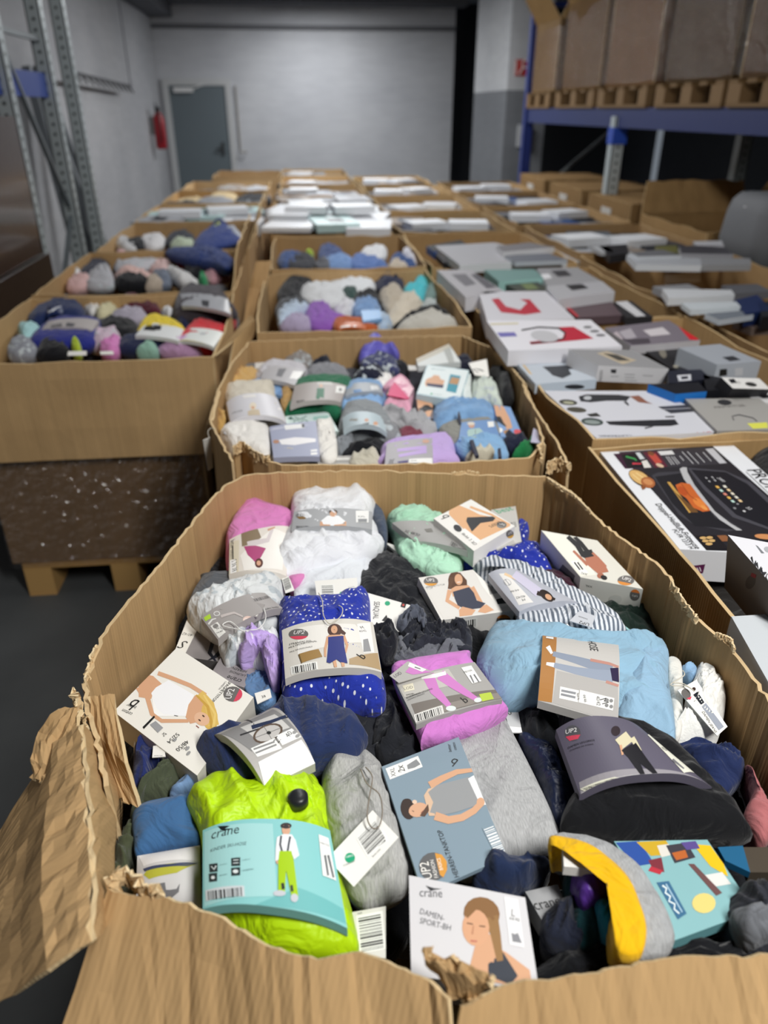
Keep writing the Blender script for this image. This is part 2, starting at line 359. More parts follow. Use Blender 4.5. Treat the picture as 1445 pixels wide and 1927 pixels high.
# ================= the setting
def struct(name,mb,m): return tag(mb.build(name,m),kind='structure')
def f_wall(nt,cs,uv,b):
    tc=nt.nodes.new('ShaderNodeTexCoord').outputs['Object']
    n=tex(nt,'Noise',tc,Scale=.9,Detail=6); n2=tex(nt,'Noise',mapping(nt,tc,3,3,14),Scale=1.,Detail=4)
    cs=mixn(nt,.6,cs,ramp(nt,n.outputs[0],.3,.7,(.72,.73,.76,1),(1,1,1,1)),'MULTIPLY')
    return mixn(nt,.5,cs,ramp(nt,n2.outputs[0],.35,.65,(.85,.85,.86,1),(1,1,1,1)),'MULTIPLY')
def f_floor(nt,cs,uv,b):
    tc=nt.nodes.new('ShaderNodeTexCoord').outputs['Object']; n=tex(nt,'Noise',tc,Scale=2.5,Detail=8)
    return mixn(nt,.8,cs,ramp(nt,n.outputs[0],.3,.7,(.6,.6,.6,1),(1,1,1,1)),'MULTIPLY')
mw=mat('painted_wall',rough=.85,bump=.3,bscale=40,fn=f_wall); mfl=mat('concrete_floor',rough=.6,bump=.2,bscale=30,fn=f_floor)
mp=mat('painted_metal',rough=.45,spec=.5); mz=mat('galvanised_steel',rough=.38,metal=.25,bump=.1,bscale=80); mwd=mat('rough_wood',rough=.8,bump=.5,bscale=60)
def S(name,lo,hi,col,m=None):
    b=MB(); b.box(lo,hi,col); return struct(name,b,m or mw)
YB=14.6
S('floor',(-2.4,-2.2,-.1),(7,YB+.2,0),'515456',mfl)
S('wall_left',(-2.4,-2.2,0),(-2.2,YB,3.3),'b4b5b8')
S('wall_back',(-2.4,YB,0),(2.78,YB+.2,3.3),'c6c8cc')
S('wall_behind',(-2.4,-2.4,0),(7,-2.2,3.3),'8f9092')
S('wall_right',(6.8,-2.2,0),(7,YB+.2,3.3),'33353a')
S('wall_recess',(2.78,YB+.9,0),(7,YB+1.1,3.3),'26272b')
S('ceiling',(-2.4,-2.4,3.28),(7,YB+1.1,3.4),'7a7b7f')
S('trim_1',(-2.2,YB-.06,2.8),(2.78,YB,2.86),'6f7074')
S('trim_2',(-2.2,-2.2,2.95),(-1.85,YB,3.28),'6a6b70')
S('trim_3',(-2.2,YB-.5,3.12),(2.9,YB,3.28),'6a6b70')
# pillar: white above, grey paint below
b=MB(); PX,PY=2.66,10.4
for z0,z1,c in ((0,1.86,'7d8084'),(1.86,3.28,'c9cbcd')): b.box((PX,PY,z0),(PX+.52,PY+1.9,z1),c)
struct('pillar',b,mw)
# back door
def dxz(x,y): p=aty(x,y,YB); return p.x,p.z
x0,x1=dxz(322,200)[0],dxz(427,200)[0]
b=MB(); b.box((x0,YB-.045,0),(x1,YB,2.0),'5f6a70'); dr=struct('door_1',b,mp)
b=MB()
for lo,hi in (((x0-.1,YB-.07,0),(x0,YB,2.1)),((x1,YB-.07,0),(x1+.09,YB,2.1)),((x0,YB-.07,2.0),(x1,YB,2.1))): b.box(lo,hi,'b9bbbc')
b.build('door_frame',mp,dr)
b=MB(); b.box((x1-.14,YB-.08,.95),(x1-.1,YB-.045,1.15),'2e3032'); b.box((x1-.24,YB-.1,1.03),(x1-.1,YB-.085,1.06),'2e3032'); b.build('door_handle',mp,dr)
b=MB(); b.box((x0+.08,YB-.1,1.9),(x0+.4,YB-.045,1.97),'d5d6d6'); b.bar((x0+.38,YB-.1,1.95),(x0+.6,YB-.06,2.02),.014,'c5c6c6'); b.build('door_closer',mp,dr)
b=MB(); b.tube([(x1+.17,YB-.03,2.0),(x1+.17,YB-.03,1.05),(x1+.17,YB-.09,1.0),(x1+.28,YB-.09,1.0)],.018,'9c9a96',8)
tag(b.build('wall_pipe',mp,smooth=True),'thin grey pipe running down the wall right of the grey door','pipe')
# fire extinguisher on left wall
p=atx(300,240,-2.06); ex=empty('fire_extinguisher',(p.x,p.y,p.z-.3),'red fire extinguisher hanging on the left wall near the door','fire extinguisher')
b=MB(); z=p.z-.3; b.tube([(p.x,p.y,z),(p.x,p.y,z+.02),(p.x,p.y,z+.42),(p.x,p.y,z+.48),(p.x,p.y,z+.52)],[.06,.085,.085,.05,.025],'a3202a',16); b.build('cylinder_body',mp,ex,smooth=True)
b=MB(); b.box((p.x-.03,p.y-.05,z+.52),(p.x+.03,p.y+.05,z+.58),'222'); b.bar((p.x,p.y-.03,z+.57),(p.x,p.y-.15,z+.62),.012,'222'); b.build('valve_handle',mp,ex)
b=MB(); b.tube([(p.x,p.y-.05,z+.55),(p.x+.04,p.y-.13,z+.45),(p.x+.04,p.y-.12,z+.2),(p.x+.03,p.y-.1,z+.1)],.014,'1a1a1a',8); b.build('hose',mp,ex,smooth=True)
b=MB(); b.box((-2.2,p.y-.05,z+.2),(p.x-.07,p.y+.05,z+.45),'777'); b.build('wall_bracket',mp,ex)
# dark toothed rail standing off the left wall
a=atx(118,133,-2.02); c=atx(246,163,-2.02); b=MB(); b.bar(a,c,.022,'2c2d30')
for i in range(12): q=a.lerp(c,(i+.5)/12); b.bar(q,q+V((.05,0,-.075)),.012,'2c2d30')
tag(b.build('hook_rail',mp),'dark rail with short hooks high on the left wall','rail')
b=MB(); q=c; b.bar(q,(q.x,q.y,2.95),.01,'6a6b70'); tag(b.build('wall_cable',mp),'thin cable running up from the end of the hook rail','cable')
# red hose reel sign, white switch box on the pillar
s0,s1=aty(970,112,PY),aty(998,143,PY); b=MB(); b.box((s0.x,PY-.012,s1.z),(s1.x,PY,s0.z),'b5332c')
cx,cz=(s0.x+s1.x)/2,(s0.z+s1.z)/2; w_=(s1.x-s0.x)
for k in (-1,1): b.box((cx+k*w_*.46-.006,PY-.015,s1.z+.01),(cx+k*w_*.46+.006,PY-.011,s0.z-.01),'e8e2df')
b.tube([(cx+.1*w_+.2*w_*math.cos(t/8*6.28),PY-.016,cz+.04+.2*w_*math.sin(t/8*6.28)) for t in range(8)],.008,'ece6e3',4); b.bar((cx-.25*w_,PY-.016,cz-.07),(cx,PY-.016,cz+.02),.01,'ece6e3')
tag(b.build('fire_hose_sign',mp),'red square fire hose sign on the white part of the pillar','sign')
s0,s1=aty(974,235,PY),aty(992,276,PY); b=MB(); b.box((s0.x,PY-.07,s1.z),(s1.x,PY,s0.z),'b9bbbd'); b.box((s0.x+.03,PY-.08,s1.z+.08),(s1.x-.03,PY-.07,s0.z-.1),'8d8f92')
tag(b.build('switch_box',mp),'pale grey switch box on the grey part of the pillar','box')
# ================= racks
def upright(root,x,y,z0,z1,col,d=.09,holes=True):
    b=MB(); t=.008
    b.box((x-d/2,y-d/2,z0),(x-d/2+t,y+d/2,z1),col); b.box((x+d/2-t,y-d/2,z0),(x+d/2,y+d/2,z1),col); b.box((x-d/2,y-d/2,z0),(x+d/2,y-d/2+t,z1),col)
    if holes:
        z=z0+.05
        while z<z1: b.box((x-.009,y-d/2-.002,z),(x+.009,y-d/2,z+.018),'3a3c3e'); b.box((x+d/2,y-.009,z),(x+d/2+.002,y+.009,z+.018),'3a3c3e'); z+=.06
    b.box((x-.07,y-.07,z0),(x+.07,y+.07,z0+.01),col)
    return b.build('upright',mz if holes else mp,root)
lr=empty('pallet_rack',(-1.75,5.9,0),'galvanised steel rack frame with blue beam at the left wall','rack')
for (x,y) in ((-1.62,5.05),(-1.62,5.95),(-1.62,6.55)): upright(lr,x,y,0,3.2,'b4bdbf')
for (x,y) in ((-2.08,5.05),(-2.08,5.95)): upright(lr,x,y,0,3.2,'b4bdbf')
for a,c in (((-1.62,5.05,2.2),(-1.62,5.95,3.0)),((-1.62,5.05,2.1),(-1.62,5.95,1.0)),((-1.62,5.05,.3),(-1.62,5.95,1.0)),((-1.62,5.05,2.05),(-1.62,5.95,2.05))):
    b=MB(); b.bar(a,c,.02,'70777b'); b.build('brace',mz,lr)
for x in (-1.64,-2.08):
    b=MB(); b.box((x-.025,4.3,1.72),(x+.025,5.98,1.86),'1f3f8f'); b.build('beam',mp,lr)
# spare frame parts leaning behind
for k,(x,y,x2) in enumerate(((-1.85,6.9,-2.1),(-1.75,7.1,-2.1),(-1.6,7.0,-2.08),(-1.68,7.4,-2.12))):
    b=MB(); b.bar((x,y,0),(x2,y+.3,1.95),.045,'7d8286'); tag(b.build('leaning_beam',mz),['dull steel rack beam leaning on left wall, next to the frame','steel rack beam leaning second from the frame','front steel beam of the leaning bundle','rearmost steel beam of the leaning bundle'][k],'beam','rack beams leaning on the left wall')
b=MB(); b.box((-2.15,3.55,.95),(-1.42,4.5,1.62),'44342b'); tag(b.build('wrapped_carton',mat('wrapped_board',rough=.3,bump=.5,bscale=25,coat=.6)),'dark brown wrapped carton at the far left beside the rack','box')
b=MB(); b.box((-2.18,3.5,.14),(-1.4,4.55,.94),'3a2e27'); tag(b.build('wrapped_carton',MT['wrapped_board']),'dark brown wrapped carton underneath the one beside the rack','box')
rr=empty('pallet_rack',(3,7.5,0),'blue pallet rack with galvanised posts on the right, loaded with tall cartons','rack')
RX=2.62
for y,c in ((9.2,'1b3078'),(6.55,'b4bdbf'),(3.8,'b4bdbf')):
    for x in (RX,RX+1.1): upright(rr,x,y,0 if c!='1b3078' else 0,2.62 if y>9 else 1.6,c,.1,c!='1b3078')
b=MB(); b.bar((RX,9.3,.6),(RX+1.1,9.3,1.5),.02,'8a9194'); b.build('brace',mz,rr)
b=MB(); b.box((RX-.02,9.15,2.6),(RX+1.2,9.26,2.64),'1b3078'); b.build('top_tie',mp,rr)
for y0,y1 in ((6.55,9.2),(3.8,6.55)):
    for x in (RX,RX+1.1): b=MB(); b.box((x-.03,y0,1.52),(x+.03,y1,1.66),'16265c'); b.build('beam',mp,rr)
b=MB(); b.box((RX-.06,6.49,1.4),(RX+.06,6.61,1.52),'2348a8'); b.build('beam_connector',mp,rr)
# ================= pallets and big cardboard boxes
def pallet(label,x0,x1,y0,y1,z,group=None,n=5,col='a8824e',bc='b48f58'):
    root=empty('pallet',((x0+x1)/2,(y0+y1)/2,z),label,'pallet',group)
    for i in range(n):
        y=y0+(y1-y0-.1)*i/(n-1); b=MB(); b.box((x0,y,z+.122),(x1,y+.1,z+.144),col); b.build('deck_board',mwd,root)
    for x in (x0,(x0+x1)/2-.05,x1-.1):
        for y in (y0,(y0+y1)/2-.07,y1-.145):
            b=MB(); b.box((x,y,z+.022),(x+.1,y+.145,z+.122),bc); b.build('block',mwd,root)
        b=MB(); b.box((x,y0,z),(x+.1,y1,z+.022),col); b.build('bottom_board',mwd,root)
    return root
def panel(root,A,B,z0,z1,seed,col,wob=.012,bulge=.02,t=.007,nc=22,nr=7,name='side_panel',tops=None):
    """wall sheet from A to B (x,y); outward side on the right of A->B"""
    A=V((*A,0));B=V((*B,0)); d=(B-A); nrm=V((d.y,-d.x,0)).normalized(); G=[]
    for i in range(nr):
        r=i/(nr-1); row=[]
        for j in range(nc):
            c=j/(nc-1); zt=z1 if tops is None else tops(c); zt+=wob*noise.noise(V((c*5+seed,seed*2.1,0)))+wob*.35*noise.noise(V((c*30+seed,1,0)))
            z=zt+(z0-zt)*r; o=bulge*math.sin(math.pi*c)*(1-r)*(.6+noise.noise(V((c*2,r*2,seed))))+.003*noise.noise(V((c*26,r*1.5,seed)))
            row.append(A+d*c+nrm*o+V((0,0,z)))
        G.append(row)
    mb=MB(); mb.sheet(G,t,col,'d9bd90'); return mb.build(name,board(),root,smooth=False)
def flap(root,A,B,ang,ln,seed,col,name='flap',nc=14):
    """flap hinged on the rim line A->B (3-D), leaning outwards by ang from vertical"""
    A,B=V(A),V(B); d=B-A; nrm=V((d.y,-d.x,0)).normalized(); dirv=nrm*math.sin(R(ang))+V((0,0,math.cos(R(ang)))); G=[]
    for i in range(4):
        r=1-i/3; G.append([A+d*(c/(nc-1))*(1-.08*r)+d*.04*r+dirv*ln*r*(1+.1*noise.noise(V((c*.5,seed,0))))+nrm*.01*noise.noise(V((c*.8,r*2,seed))) for c in range(nc)])
    mb=MB(); mb.sheet(G,.007,col,'d9bd90'); return mb.build(name,board(),root)
def bigbox(label,x0,x1,y0,y1,z0=.15,z1=.93,col='c3a174',flaps=(),group=None,seed=1,bulge=.02,nc=22,wob=.012):
    root=empty('cardboard_box',((x0+x1)/2,(y0+y1)/2,z0),label,'cardboard box',group)
    cs=[(x0,y0),(x1,y0),(x1,y1),(x0,y1)]
    for k in range(4): panel(root,cs[k],cs[(k+1)%4],z0,z1,seed+k*7.3,col,bulge=bulge,nc=nc,wob=wob)
    mb=MB(); mb.box((x0+.01,y0+.01,z0),(x1-.01,y1-.01,z0+.01),col); mb.build('bottom_panel',board(),root)
    for k,ang,ln in flaps: flap(root,(*cs[k],z1),(*cs[(k+1)%4],z1),ang,ln,seed+k,col)
    return root
ORD=['first','second','third','fourth','fifth','sixth','seventh','eighth','ninth','tenth']
BX={}
def column(name,x0,x1,ys,tone,skip=(),dx=0,fl={}):
    for i,(a,b_) in enumerate(ys):
        BX[name,i]=(x0+dx*i,x1+dx*i,a,b_)
        if i in skip: continue
        j=random.Random(i*3+len(name)); o=j.uniform(-.02,.02)
        bigbox(f'open cardboard box, {ORD[i]} from the front in the {name} row',x0+o,x1+o,a,b_,col=tone[i%len(tone)],seed=i*2+len(name),z1=.94 if name=='appliance' and i==1 else .93,flaps=fl.get(i,()),nc=22 if i<4 else 12)
        pallet(f'wooden pallet under the {ORD[i]} box of the {name} row',x0+o+.01,x1+o-.01,a+.02,b_-.02,0)
T1=['c3a174','bf9c6e','c7a67a']
column('centre',-.17,.63,[(.42,1.5),(1.56,2.62),(2.74,3.86),(3.96,5.06),(5.14,6.3),(6.4,7.55),(7.65,8.8),(8.9,10.0),(10.1,11.2)],T1,skip=(0,1),fl={2:((3,25,.0001),)} if 0 else {})
column('left',-1.17,-.3,[(2.45,3.42),(3.46,4.55),(4.62,5.8),(5.9,7.0),(7.1,8.2),(8.3,9.4)],T1,skip=(0,),fl={1:((1,12,.2),),2:((1,20,.22),)})
column('appliance',.69,1.47,[(.55,1.6),(1.62,2.75),(2.8,3.86),(3.95,5.1),(5.2,6.3),(6.4,7.5),(7.6,8.7),(8.8,9.9)],['b89769','bf9e70'],skip=(0,))
column('far right',1.56,2.4,[(1.9,3.05),(3.1,4.2),(4.3,5.4),(5.5,6.6),(6.7,7.8),(7.9,9.0)],['a88860','b29166'])
bigbox('plain closed-sided cardboard box at the end of the left aisle',-1.0,-.2,9.9,11.0,seed=44,col='b3946c')
S_=bigbox('tall open cardboard box with spread flaps right of the far right row',2.5,3.3,4.6,5.6,z1=.98,seed=51,col='a5855a',flaps=((2,15,.22),(1,30,.25)))
for i,(y0,y1) in enumerate(((5.8,6.7),(6.9,7.8),(8.0,8.9))):
    bx=bigbox(f'brown lidded carton with white sticker, {ORD[i]} along the foot of the blue rack',2.5,3.3,y0,y1,z1=1.02,seed=60+i,col='94764f',bulge=.01)
    b=MB(); b.box((2.505,y0+.01,1.01),(3.29,y1-.01,1.02),'9b7c54'); b.build('lid',board(),bx)
    b=MB(); b.box((2.485,y0+.35,.8),(2.497,y0+.55,.95),'c9c7c2'); b.build('sticker',card(),bx)
bigbox('dark closed-sided cardboard box under the grey bag at the right',2.46,3.0,3.95,4.5,z1=.84,seed=57,col='6f5a42',nc=10)
mb=MB(); N=28; rings=[(.86,.9),(.88,1.),(1.0,1.03),(1.14,1.0),(1.2,.93),(1.235,.8)]; vs=[]
for z,k in rings:
    for i in range(N):
        t=2*math.pi*i/N; c,s_=math.cos(t),math.sin(t); e=.35
        vs.append((2.73+.26*k*math.copysign(abs(c)**e,c)+.01*noise.noise(V((i*.6,z*9,1))),4.22+.24*k*math.copysign(abs(s_)**e,s_),z+.012*noise.noise(V((i*.5,z*5,4)))))
fs=[(r*N+i,r*N+(i+1)%N,(r+1)*N+(i+1)%N,(r+1)*N+i) for r in range(len(rings)-1) for i in range(N)]+[tuple(range(N))[::-1],tuple(range((len(rings)-1)*N,len(rings)*N))]
mb.add(vs,fs,'6d6f73'); bg=empty('grey_bag',(2.73,4.22,.86),'grey padded bag standing at the right edge in front of the black rack bay','bag')
mb.build('bag_body',mat('dark_fabric_bag',rough=.7,bump=.4,bscale=80),bg,smooth=True)
mb=MB(); mb.tube([(2.73+.245*math.cos(t/24*6.283)*1.0,4.22+.225*math.sin(t/24*6.283),1.17) for t in range(25)],.006,'c9cacc',6); mb.build('piping',fabric(),bg)
# tall wrapped cartons on the rack, each on its pallet
mwrap=mat('wrapped_board_light',rough=.22,bump=.9,bscale=12,coat=.9,spec=.6)
def flapbox(label,x0,x1,y0,y1,z0,z1,col,lean,sd):
    root=empty('wrapped_carton',((x0+x1)/2,(y0+y1)/2,z0),label,'box')
    cs=[(x0,y0),(x1,y0),(x1,y1),(x0,y1)]
    for k in range(4): panel(root,cs[k],cs[(k+1)%4],z0,z1,sd+k*3.1,col,bulge=.03,nc=10,nr=4)
    flap(root,(x0,y1,z1),(x0,y0,z1),lean,.28,sd,'8d7048'); flap(root,(x0,y0,z1),(x1,y0,z1),lean+10,.22,sd+1,'b3925f')
    G=[]
    for i in range(7):
        r=i/6; P=[(x0-.02,y1),(x0-.02,y0-.02),(x1,y0-.02)]; row=[]
        for a,c in ((0,1),(1,2)):
            for j in range(8):
                t=j/8; row.append(V((P[a][0]+(P[c][0]-P[a][0])*t+.008*noise.noise(V((j*.7,r*4,sd))),P[a][1]+(P[c][1]-P[a][1])*t-.008*noise.noise(V((j*.9,r*5,sd+2))),z0+.02+(z1-.08-z0)*(1-r))))
        row.append(V((x1,y0-.02,z0+.02+(z1-.08-z0)*(1-r)))); G.append(row)
    mb=MB(); mb.sheet(G,.001,'d8d8d8'); mb.build('stretch_film',RFILM,root,smooth=True)
def film(mixf=.1):
    m=bpy.data.materials.new('stretch_film'); m.use_nodes=True; nt=m.node_tree; N=nt.nodes; L=nt.links; N.remove(N['Principled BSDF'])
    t=N.new('ShaderNodeBsdfTransparent'); g=N.new('ShaderNodeBsdfGlossy'); g.inputs['Roughness'].default_value=.13; mx=N.new('ShaderNodeMixShader')
    t.inputs[0].default_value=(.97,.96,.95,1); n=N.new('ShaderNodeTexNoise'); n.inputs['Scale'].default_value=26; n.inputs['Detail'].default_value=3; tc=N.new('ShaderNodeTexCoord'); L.new(tc.outputs['Object'],n.inputs['Vector'])
    b=N.new('ShaderNodeBump'); b.inputs['Strength'].default_value=1; b.inputs['Distance'].default_value=.03; L.new(n.outputs['Fac'],b.inputs['Height']); L.new(b.outputs[0],g.inputs['Normal'])
    mx.inputs[0].default_value=mixf; L.new(t.outputs[0],mx.inputs[1]); L.new(g.outputs[0],mx.inputs[2]); L.new(mx.outputs[0],N['Material Output'].inputs['Surface']); return m
FILM=film(.1); RFILM=film(.045)
for i,(y0,y1,z1,c) in enumerate(((8.35,9.15,2.42,'80684a'),(7.1,8.1,2.5,'6b5233'),(6.0,6.95,2.62,'75583a'),(4.9,5.8,2.7,'503e28'),(3.95,4.8,2.75,'5a452f'))):
    nm=['far','second far','middle','near','nearest'][i]
    pallet(f'wooden pallet on the blue rack beam, {nm} one of five',RX-.05,RX+1.1,y0-.02,y1+.02,1.66,group='pallets on the right rack',col='6f5636',bc='7a6040')
    flapbox(f'tall film-wrapped cardboard carton on the blue rack, {nm} one of five',RX,RX+1.0,y0,y1,1.81,z1,c,35 if i<3 else 20,80+i)
# ================= the hand-torn boxes near the camera
def resamp(P,n):
    L=[0]
    for a,b in zip(P,P[1:]): L.append(L[-1]+(b-a).length)
    o=[];k=0
    for i in range(n):
        t=L[-1]*i/(n-1)
        while k<len(P)-2 and L[k+1]<t: k+=1
        o.append(P[k].lerp(P[k+1],(t-L[k])/max(1e-6,L[k+1]-L[k])))
    return o
def rimpanel(root,rim,z,zb,seed,col='c3a174',lean=0,nc=46,nr=9,rough=.004,inset=.0,name='side_panel',dirn=None):
    P=[atz(*p[:2],z) for p in pts(rim)] if isinstance(rim,str) else rim
    O=resamp(P,nc); G=[]; d=V(dirn) if dirn else V()
    for i in range(nr):
        r=i/(nr-1); row=[]
        for j,p in enumerate(O):
            zt=p.z+rough*(noise.noise(V((j*.9+seed,0,0)))+.6*noise.noise(V((j*2.7+seed,5,0))))
            a=(O[min(j+1,nc-1)]-O[max(j-1,0)]); nn=V((a.y,-a.x,0)).normalized()
            o=.005*noise.noise(V((j*.8,r*1.2,seed)))+.012*noise.noise(V((j*.17,r*2.5,seed+9)))*min(1,r*3)
            q=V((p.x,p.y,zt+(zb-zt)*r))+nn*o+d*min(1,r*4); row.append(q)
        G.append(row)
    mb=MB(); mb.sheet(G,.006,col,'dcc196'); return mb.build(name,board(),root)
def sheetpx(root,rows,col='c3a174',name='flap',nc=24,sub=4,seed=3,amp=.004):
    """rows: [(z,'px list'),...]; smooth sheet through them"""
    RR=[resamp([atz(*p,z) for p in pts(s)],nc) for z,s in rows]; G=[]
    for a,b in zip(RR,RR[1:]):
        for k in range(sub): G.append([x.lerp(y,k/sub) for x,y in zip(a,b)])
    G.append(RR[-1])
    for i,r in enumerate(G):
        for j,p in enumerate(r): r[j]=p+V((0,0,1))*(amp*noise.noise(V((j*.55,i*.4,seed)))+amp*.7*noise.noise(V((j*1.7,i*.3,seed+4))))+V((1,0,0))*amp*noise.noise(V((j*1.3,i*1.3,seed+2)))*(1 if i in(0,len(G)-1) else .2)
    mb=MB(); mb.sheet(G,.005,col,'e0c79c'); return mb.build(name,board(),root)
def tear(root,px,z,w,seed=1,col='d3b78c'):
    """ragged, crumpled torn edge along a rim"""
    P=resamp([atz(*p,z) for p in pts(px)],26); G=[]
    for i in range(5):
        G.append([p+V((noise.noise(V((j*.9,i,seed))),noise.noise(V((j*.8,i,seed+3))),(1.2-i*.6)+noise.noise(V((j*1.1,i*1.2,seed+6)))))*w for j,p in enumerate(P)])
    mb=MB(); mb.sheet(G,.003,col,'e6d0a8'); return mb.build('torn_edge',mat('torn_board',rough=.95,bump=.6,bscale=200),root)
F()
B1=empty('cardboard_box',(.2,.95,.15),'large torn open cardboard box of packaged clothing nearest the camera','cardboard box')
rimpanel(B1,'428,912 470,893 560,889 700,886 850,893 1027,898',.93,.15,1)
rimpanel(B1,'1027,898 1078,930 1130,985 1180,1022 1235,1062 1262,1092',.93,.15,2,col='b49368')
rimpanel(B1,'1262,1100 1290,1150 1370,1215 1445,1320 1520,1440 1600,1600',.925,.15,3,col='b49368')
rimpanel(B1,'165,1282 200,1190 235,1145 300,1068 360,990 400,940 428,912',.93,.15,4)
rimpanel(B1,'205,1478 190,1400 168,1330 163,1284',.93,.15,5,nc=20)
sheetpx(B1,[(.955,'148,1365 160,1480 168,1600 170,1770'),(.93,'100,1400 85,1540 75,1680 88,1830'),(.86,'60,1465 15,1630 2,1750 -2,1880'),(.78,'-8,1570 -60,1700 -90,1820 -100,1950')],seed=5,amp=.009,name='folded_flap')
sheetpx(B1,[(.955,'150,1365 162,1480 170,1600 172,1770'),(.87,'195,1400 216,1500 206,1600 205,1720'),(.6,'215,1400 240,1500 225,1600 215,1720')],seed=6,amp=.006,name='side_panel')
sheetpx(B1,[(.95,'122,1330 150,1335'),(.93,'70,1370 135,1400'),(.92,'58,1432 110,1440'),(.90,'62,1462 80,1478')],seed=7,amp=.01,name='torn_flap',nc=8)
sheetpx(B1,[(.94,'170,1310 212,1305'),(.91,'172,1370 235,1440'),(.86,'215,1500 262,1520')],seed=8,amp=.008,name='torn_flap',nc=10)
def frontpanel(px,seed,col='bf9d70'):
    P=resamp([atz(*p,.93) for p in pts(px)],46); G=[]
    for i in range(14):
        r=i/13; row=[]
        for j,p in enumerate(P):
            out=-.11*min(1,r*4)+.0035*noise.noise(V((j*.5,r*1.5,seed)))+.008*noise.noise(V((j*.16,r*5,seed))); z=p.z-.10*min(1,r*4)-max(0,r-.25)*.9+.004*noise.noise(V((j*1.2,r*8,seed)))
            row.append(V((p.x+.005*noise.noise(V((j*.3,r*4,seed+1)))-.05*min(1,r*4)*max(0,1-j/6),p.y+out,z)))
        G.append(row)
    mb=MB(); mb.sheet(G,.006,col,'e0c79c'); mb.build('front_panel',board(),B1)
frontpanel('203,1672 250,1680 300,1690 370,1712 440,1745 550,1797 640,1800 700,1806 800,1838 842,1880',11)
frontpanel('868,1895 905,1868 960,1852 1100,1836 1250,1806 1380,1798 1560,1796',12)
sheetpx(B1,[(.955,'795,1782 850,1800 900,1825 935,1848'),(.95,'800,1810 845,1830 880,1845 915,1856'),(.92,'845,1860 850,1878 872,1884 890,1880')],seed=13,amp=.014,name='torn_flap',nc=12)
for k,(p,w) in enumerate((('1030,903 1078,933 1110,965',.003),('1262,1100 1280,1130 1310,1170',.006),('163,1283 175,1240 185,1220',.006),('850,893 880,890 900,893',.004),('140,1310 150,1350 160,1370',.013),('200,1672 235,1650 270,1680 300,1690',.012),('1345,1195 1372,1205 1380,1225',.004))): tear(B1,p,.93,w,k)
mb=MB(); mb.box((-.2,.45,.15),(.58,1.48,.16),'b0905f'); mb.build('bottom_panel',board(),B1)
pallet('wooden pallet under the torn box nearest the camera',-.2,.58,.45,1.48,0)
B2=empty('cardboard_box',(.2,2.1,.15),'torn open cardboard box of clothing, second in the centre row','cardboard box')
rimpanel(B2,'472,643 560,640 650,636 760,634 868,632',.93,.15,21)
rimpanel(B2,'868,632 925,655 960,690 986,722',.93,.15,22,col='b49368')
rimpanel(B2,'982,722 990,745 1015,785 1045,830 1068,878',.93,.6,23,col='b8966a',nc=24)
rimpanel(B2,'986,722 1005,780 1022,838',.915,.15,24,col='b49368',nc=20)
rimpanel(B2,'440,868 418,830 397,790 412,735 440,680 472,643',.93,.15,25)
rimpanel(B2,'440,840 455,835 475,856 500,866 530,876 700,876 850,872 1000,862 1022,836',.93,.15,26,col='c8a678')
tear(B2,'440,850 455,838 480,858 505,868',.93,.01,33); tear(B2,'1020,840 1010,845 1018,865',.93,.009,34); tear(B2,'1030,880 1050,872 1070,885',.93,.012,35)
sheetpx(B2,[(.93,'412,735 397,790'),(.86,'404,745 388,800'),(.78,'400,760 384,820')],seed=27,nc=8)
mb=MB(); mb.box((-.15,1.58,.15),(.52,2.6,.16),'b0905f'); mb.build('bottom_panel',board(),B2)
pallet('wooden pallet under the second box of the centre row',-.15,.53,1.6,2.58,0)
# left stacked pair
L1=bigbox('upper cardboard box of clothes on a film-wrapped one, first in the left row',-1.17,-.3,2.45,3.42,z0=.585,z1=.93,col='c8a678',seed=71)
sheetpx(L1,[(.93,'404,668 470,592'),(.955,'440,640 480,600'),(.9,'430,705 482,625')],seed=28,nc=10,col='bb9a6c')
LB=empty('wrapped_carton',(-.74,2.9,.15),'brown film-wrapped carton on a pallet under the left clothes box','box')
cs=[(-1.13,2.5),(-.38,2.5),(-.38,3.4),(-1.13,3.4)]
for k in range(4): panel(LB,cs[k],cs[(k+1)%4],.15,.57,90+k,'8d7358',bulge=.01)
mb=MB(); mb.box((-1.12,2.51,.555),(-.39,3.39,.57),'8d7358'); mb.build('lid',board(),LB)
G=[]
for i in range(20):
    r=i/19; row=[]
    for (a,c) in ((3,0),(0,1),(1,2)):
        for j in range(24):
            t=j/24; A,B_=V((*cs[a],0)),V((*cs[c],0)); d=(B_-A).normalized(); p=A+(B_-A)*t+V((d.y,-d.x,0))*(.018+.004*noise.noise(V((j*.9,r*12,a)))); row.append(p+V((0,0,.14+.43*(1-r))))
    G.append(row)
mb=MB(); mb.sheet(G,.001,'ddd'); mb.build('stretch_film',FILM,LB,smooth=True)
pallet('light wooden pallet under the film-wrapped carton on the left',-1.1,-.36,2.5,3.4,0,col='b58e57')
c3=bigbox('open cardboard box holding the large fryer carton, first in the appliance row',.672,1.5,.3,1.605,z1=.925,col='b08f62',seed=73,wob=.005,bulge=.008)
pallet('wooden pallet under the box with the fryer carton',.68,1.49,.35,1.59,0)
F()
sb=empty('cardboard_divider',(-.25,3.6,.5),'loose cardboard flap standing between the left and centre rows','cardboard')
sheetpx(sb,[(1.0,'482,492 512,490'),(.9,'470,540 498,545'),(.75,'452,640 470,640')],seed=29,nc=8,col='b8966a')
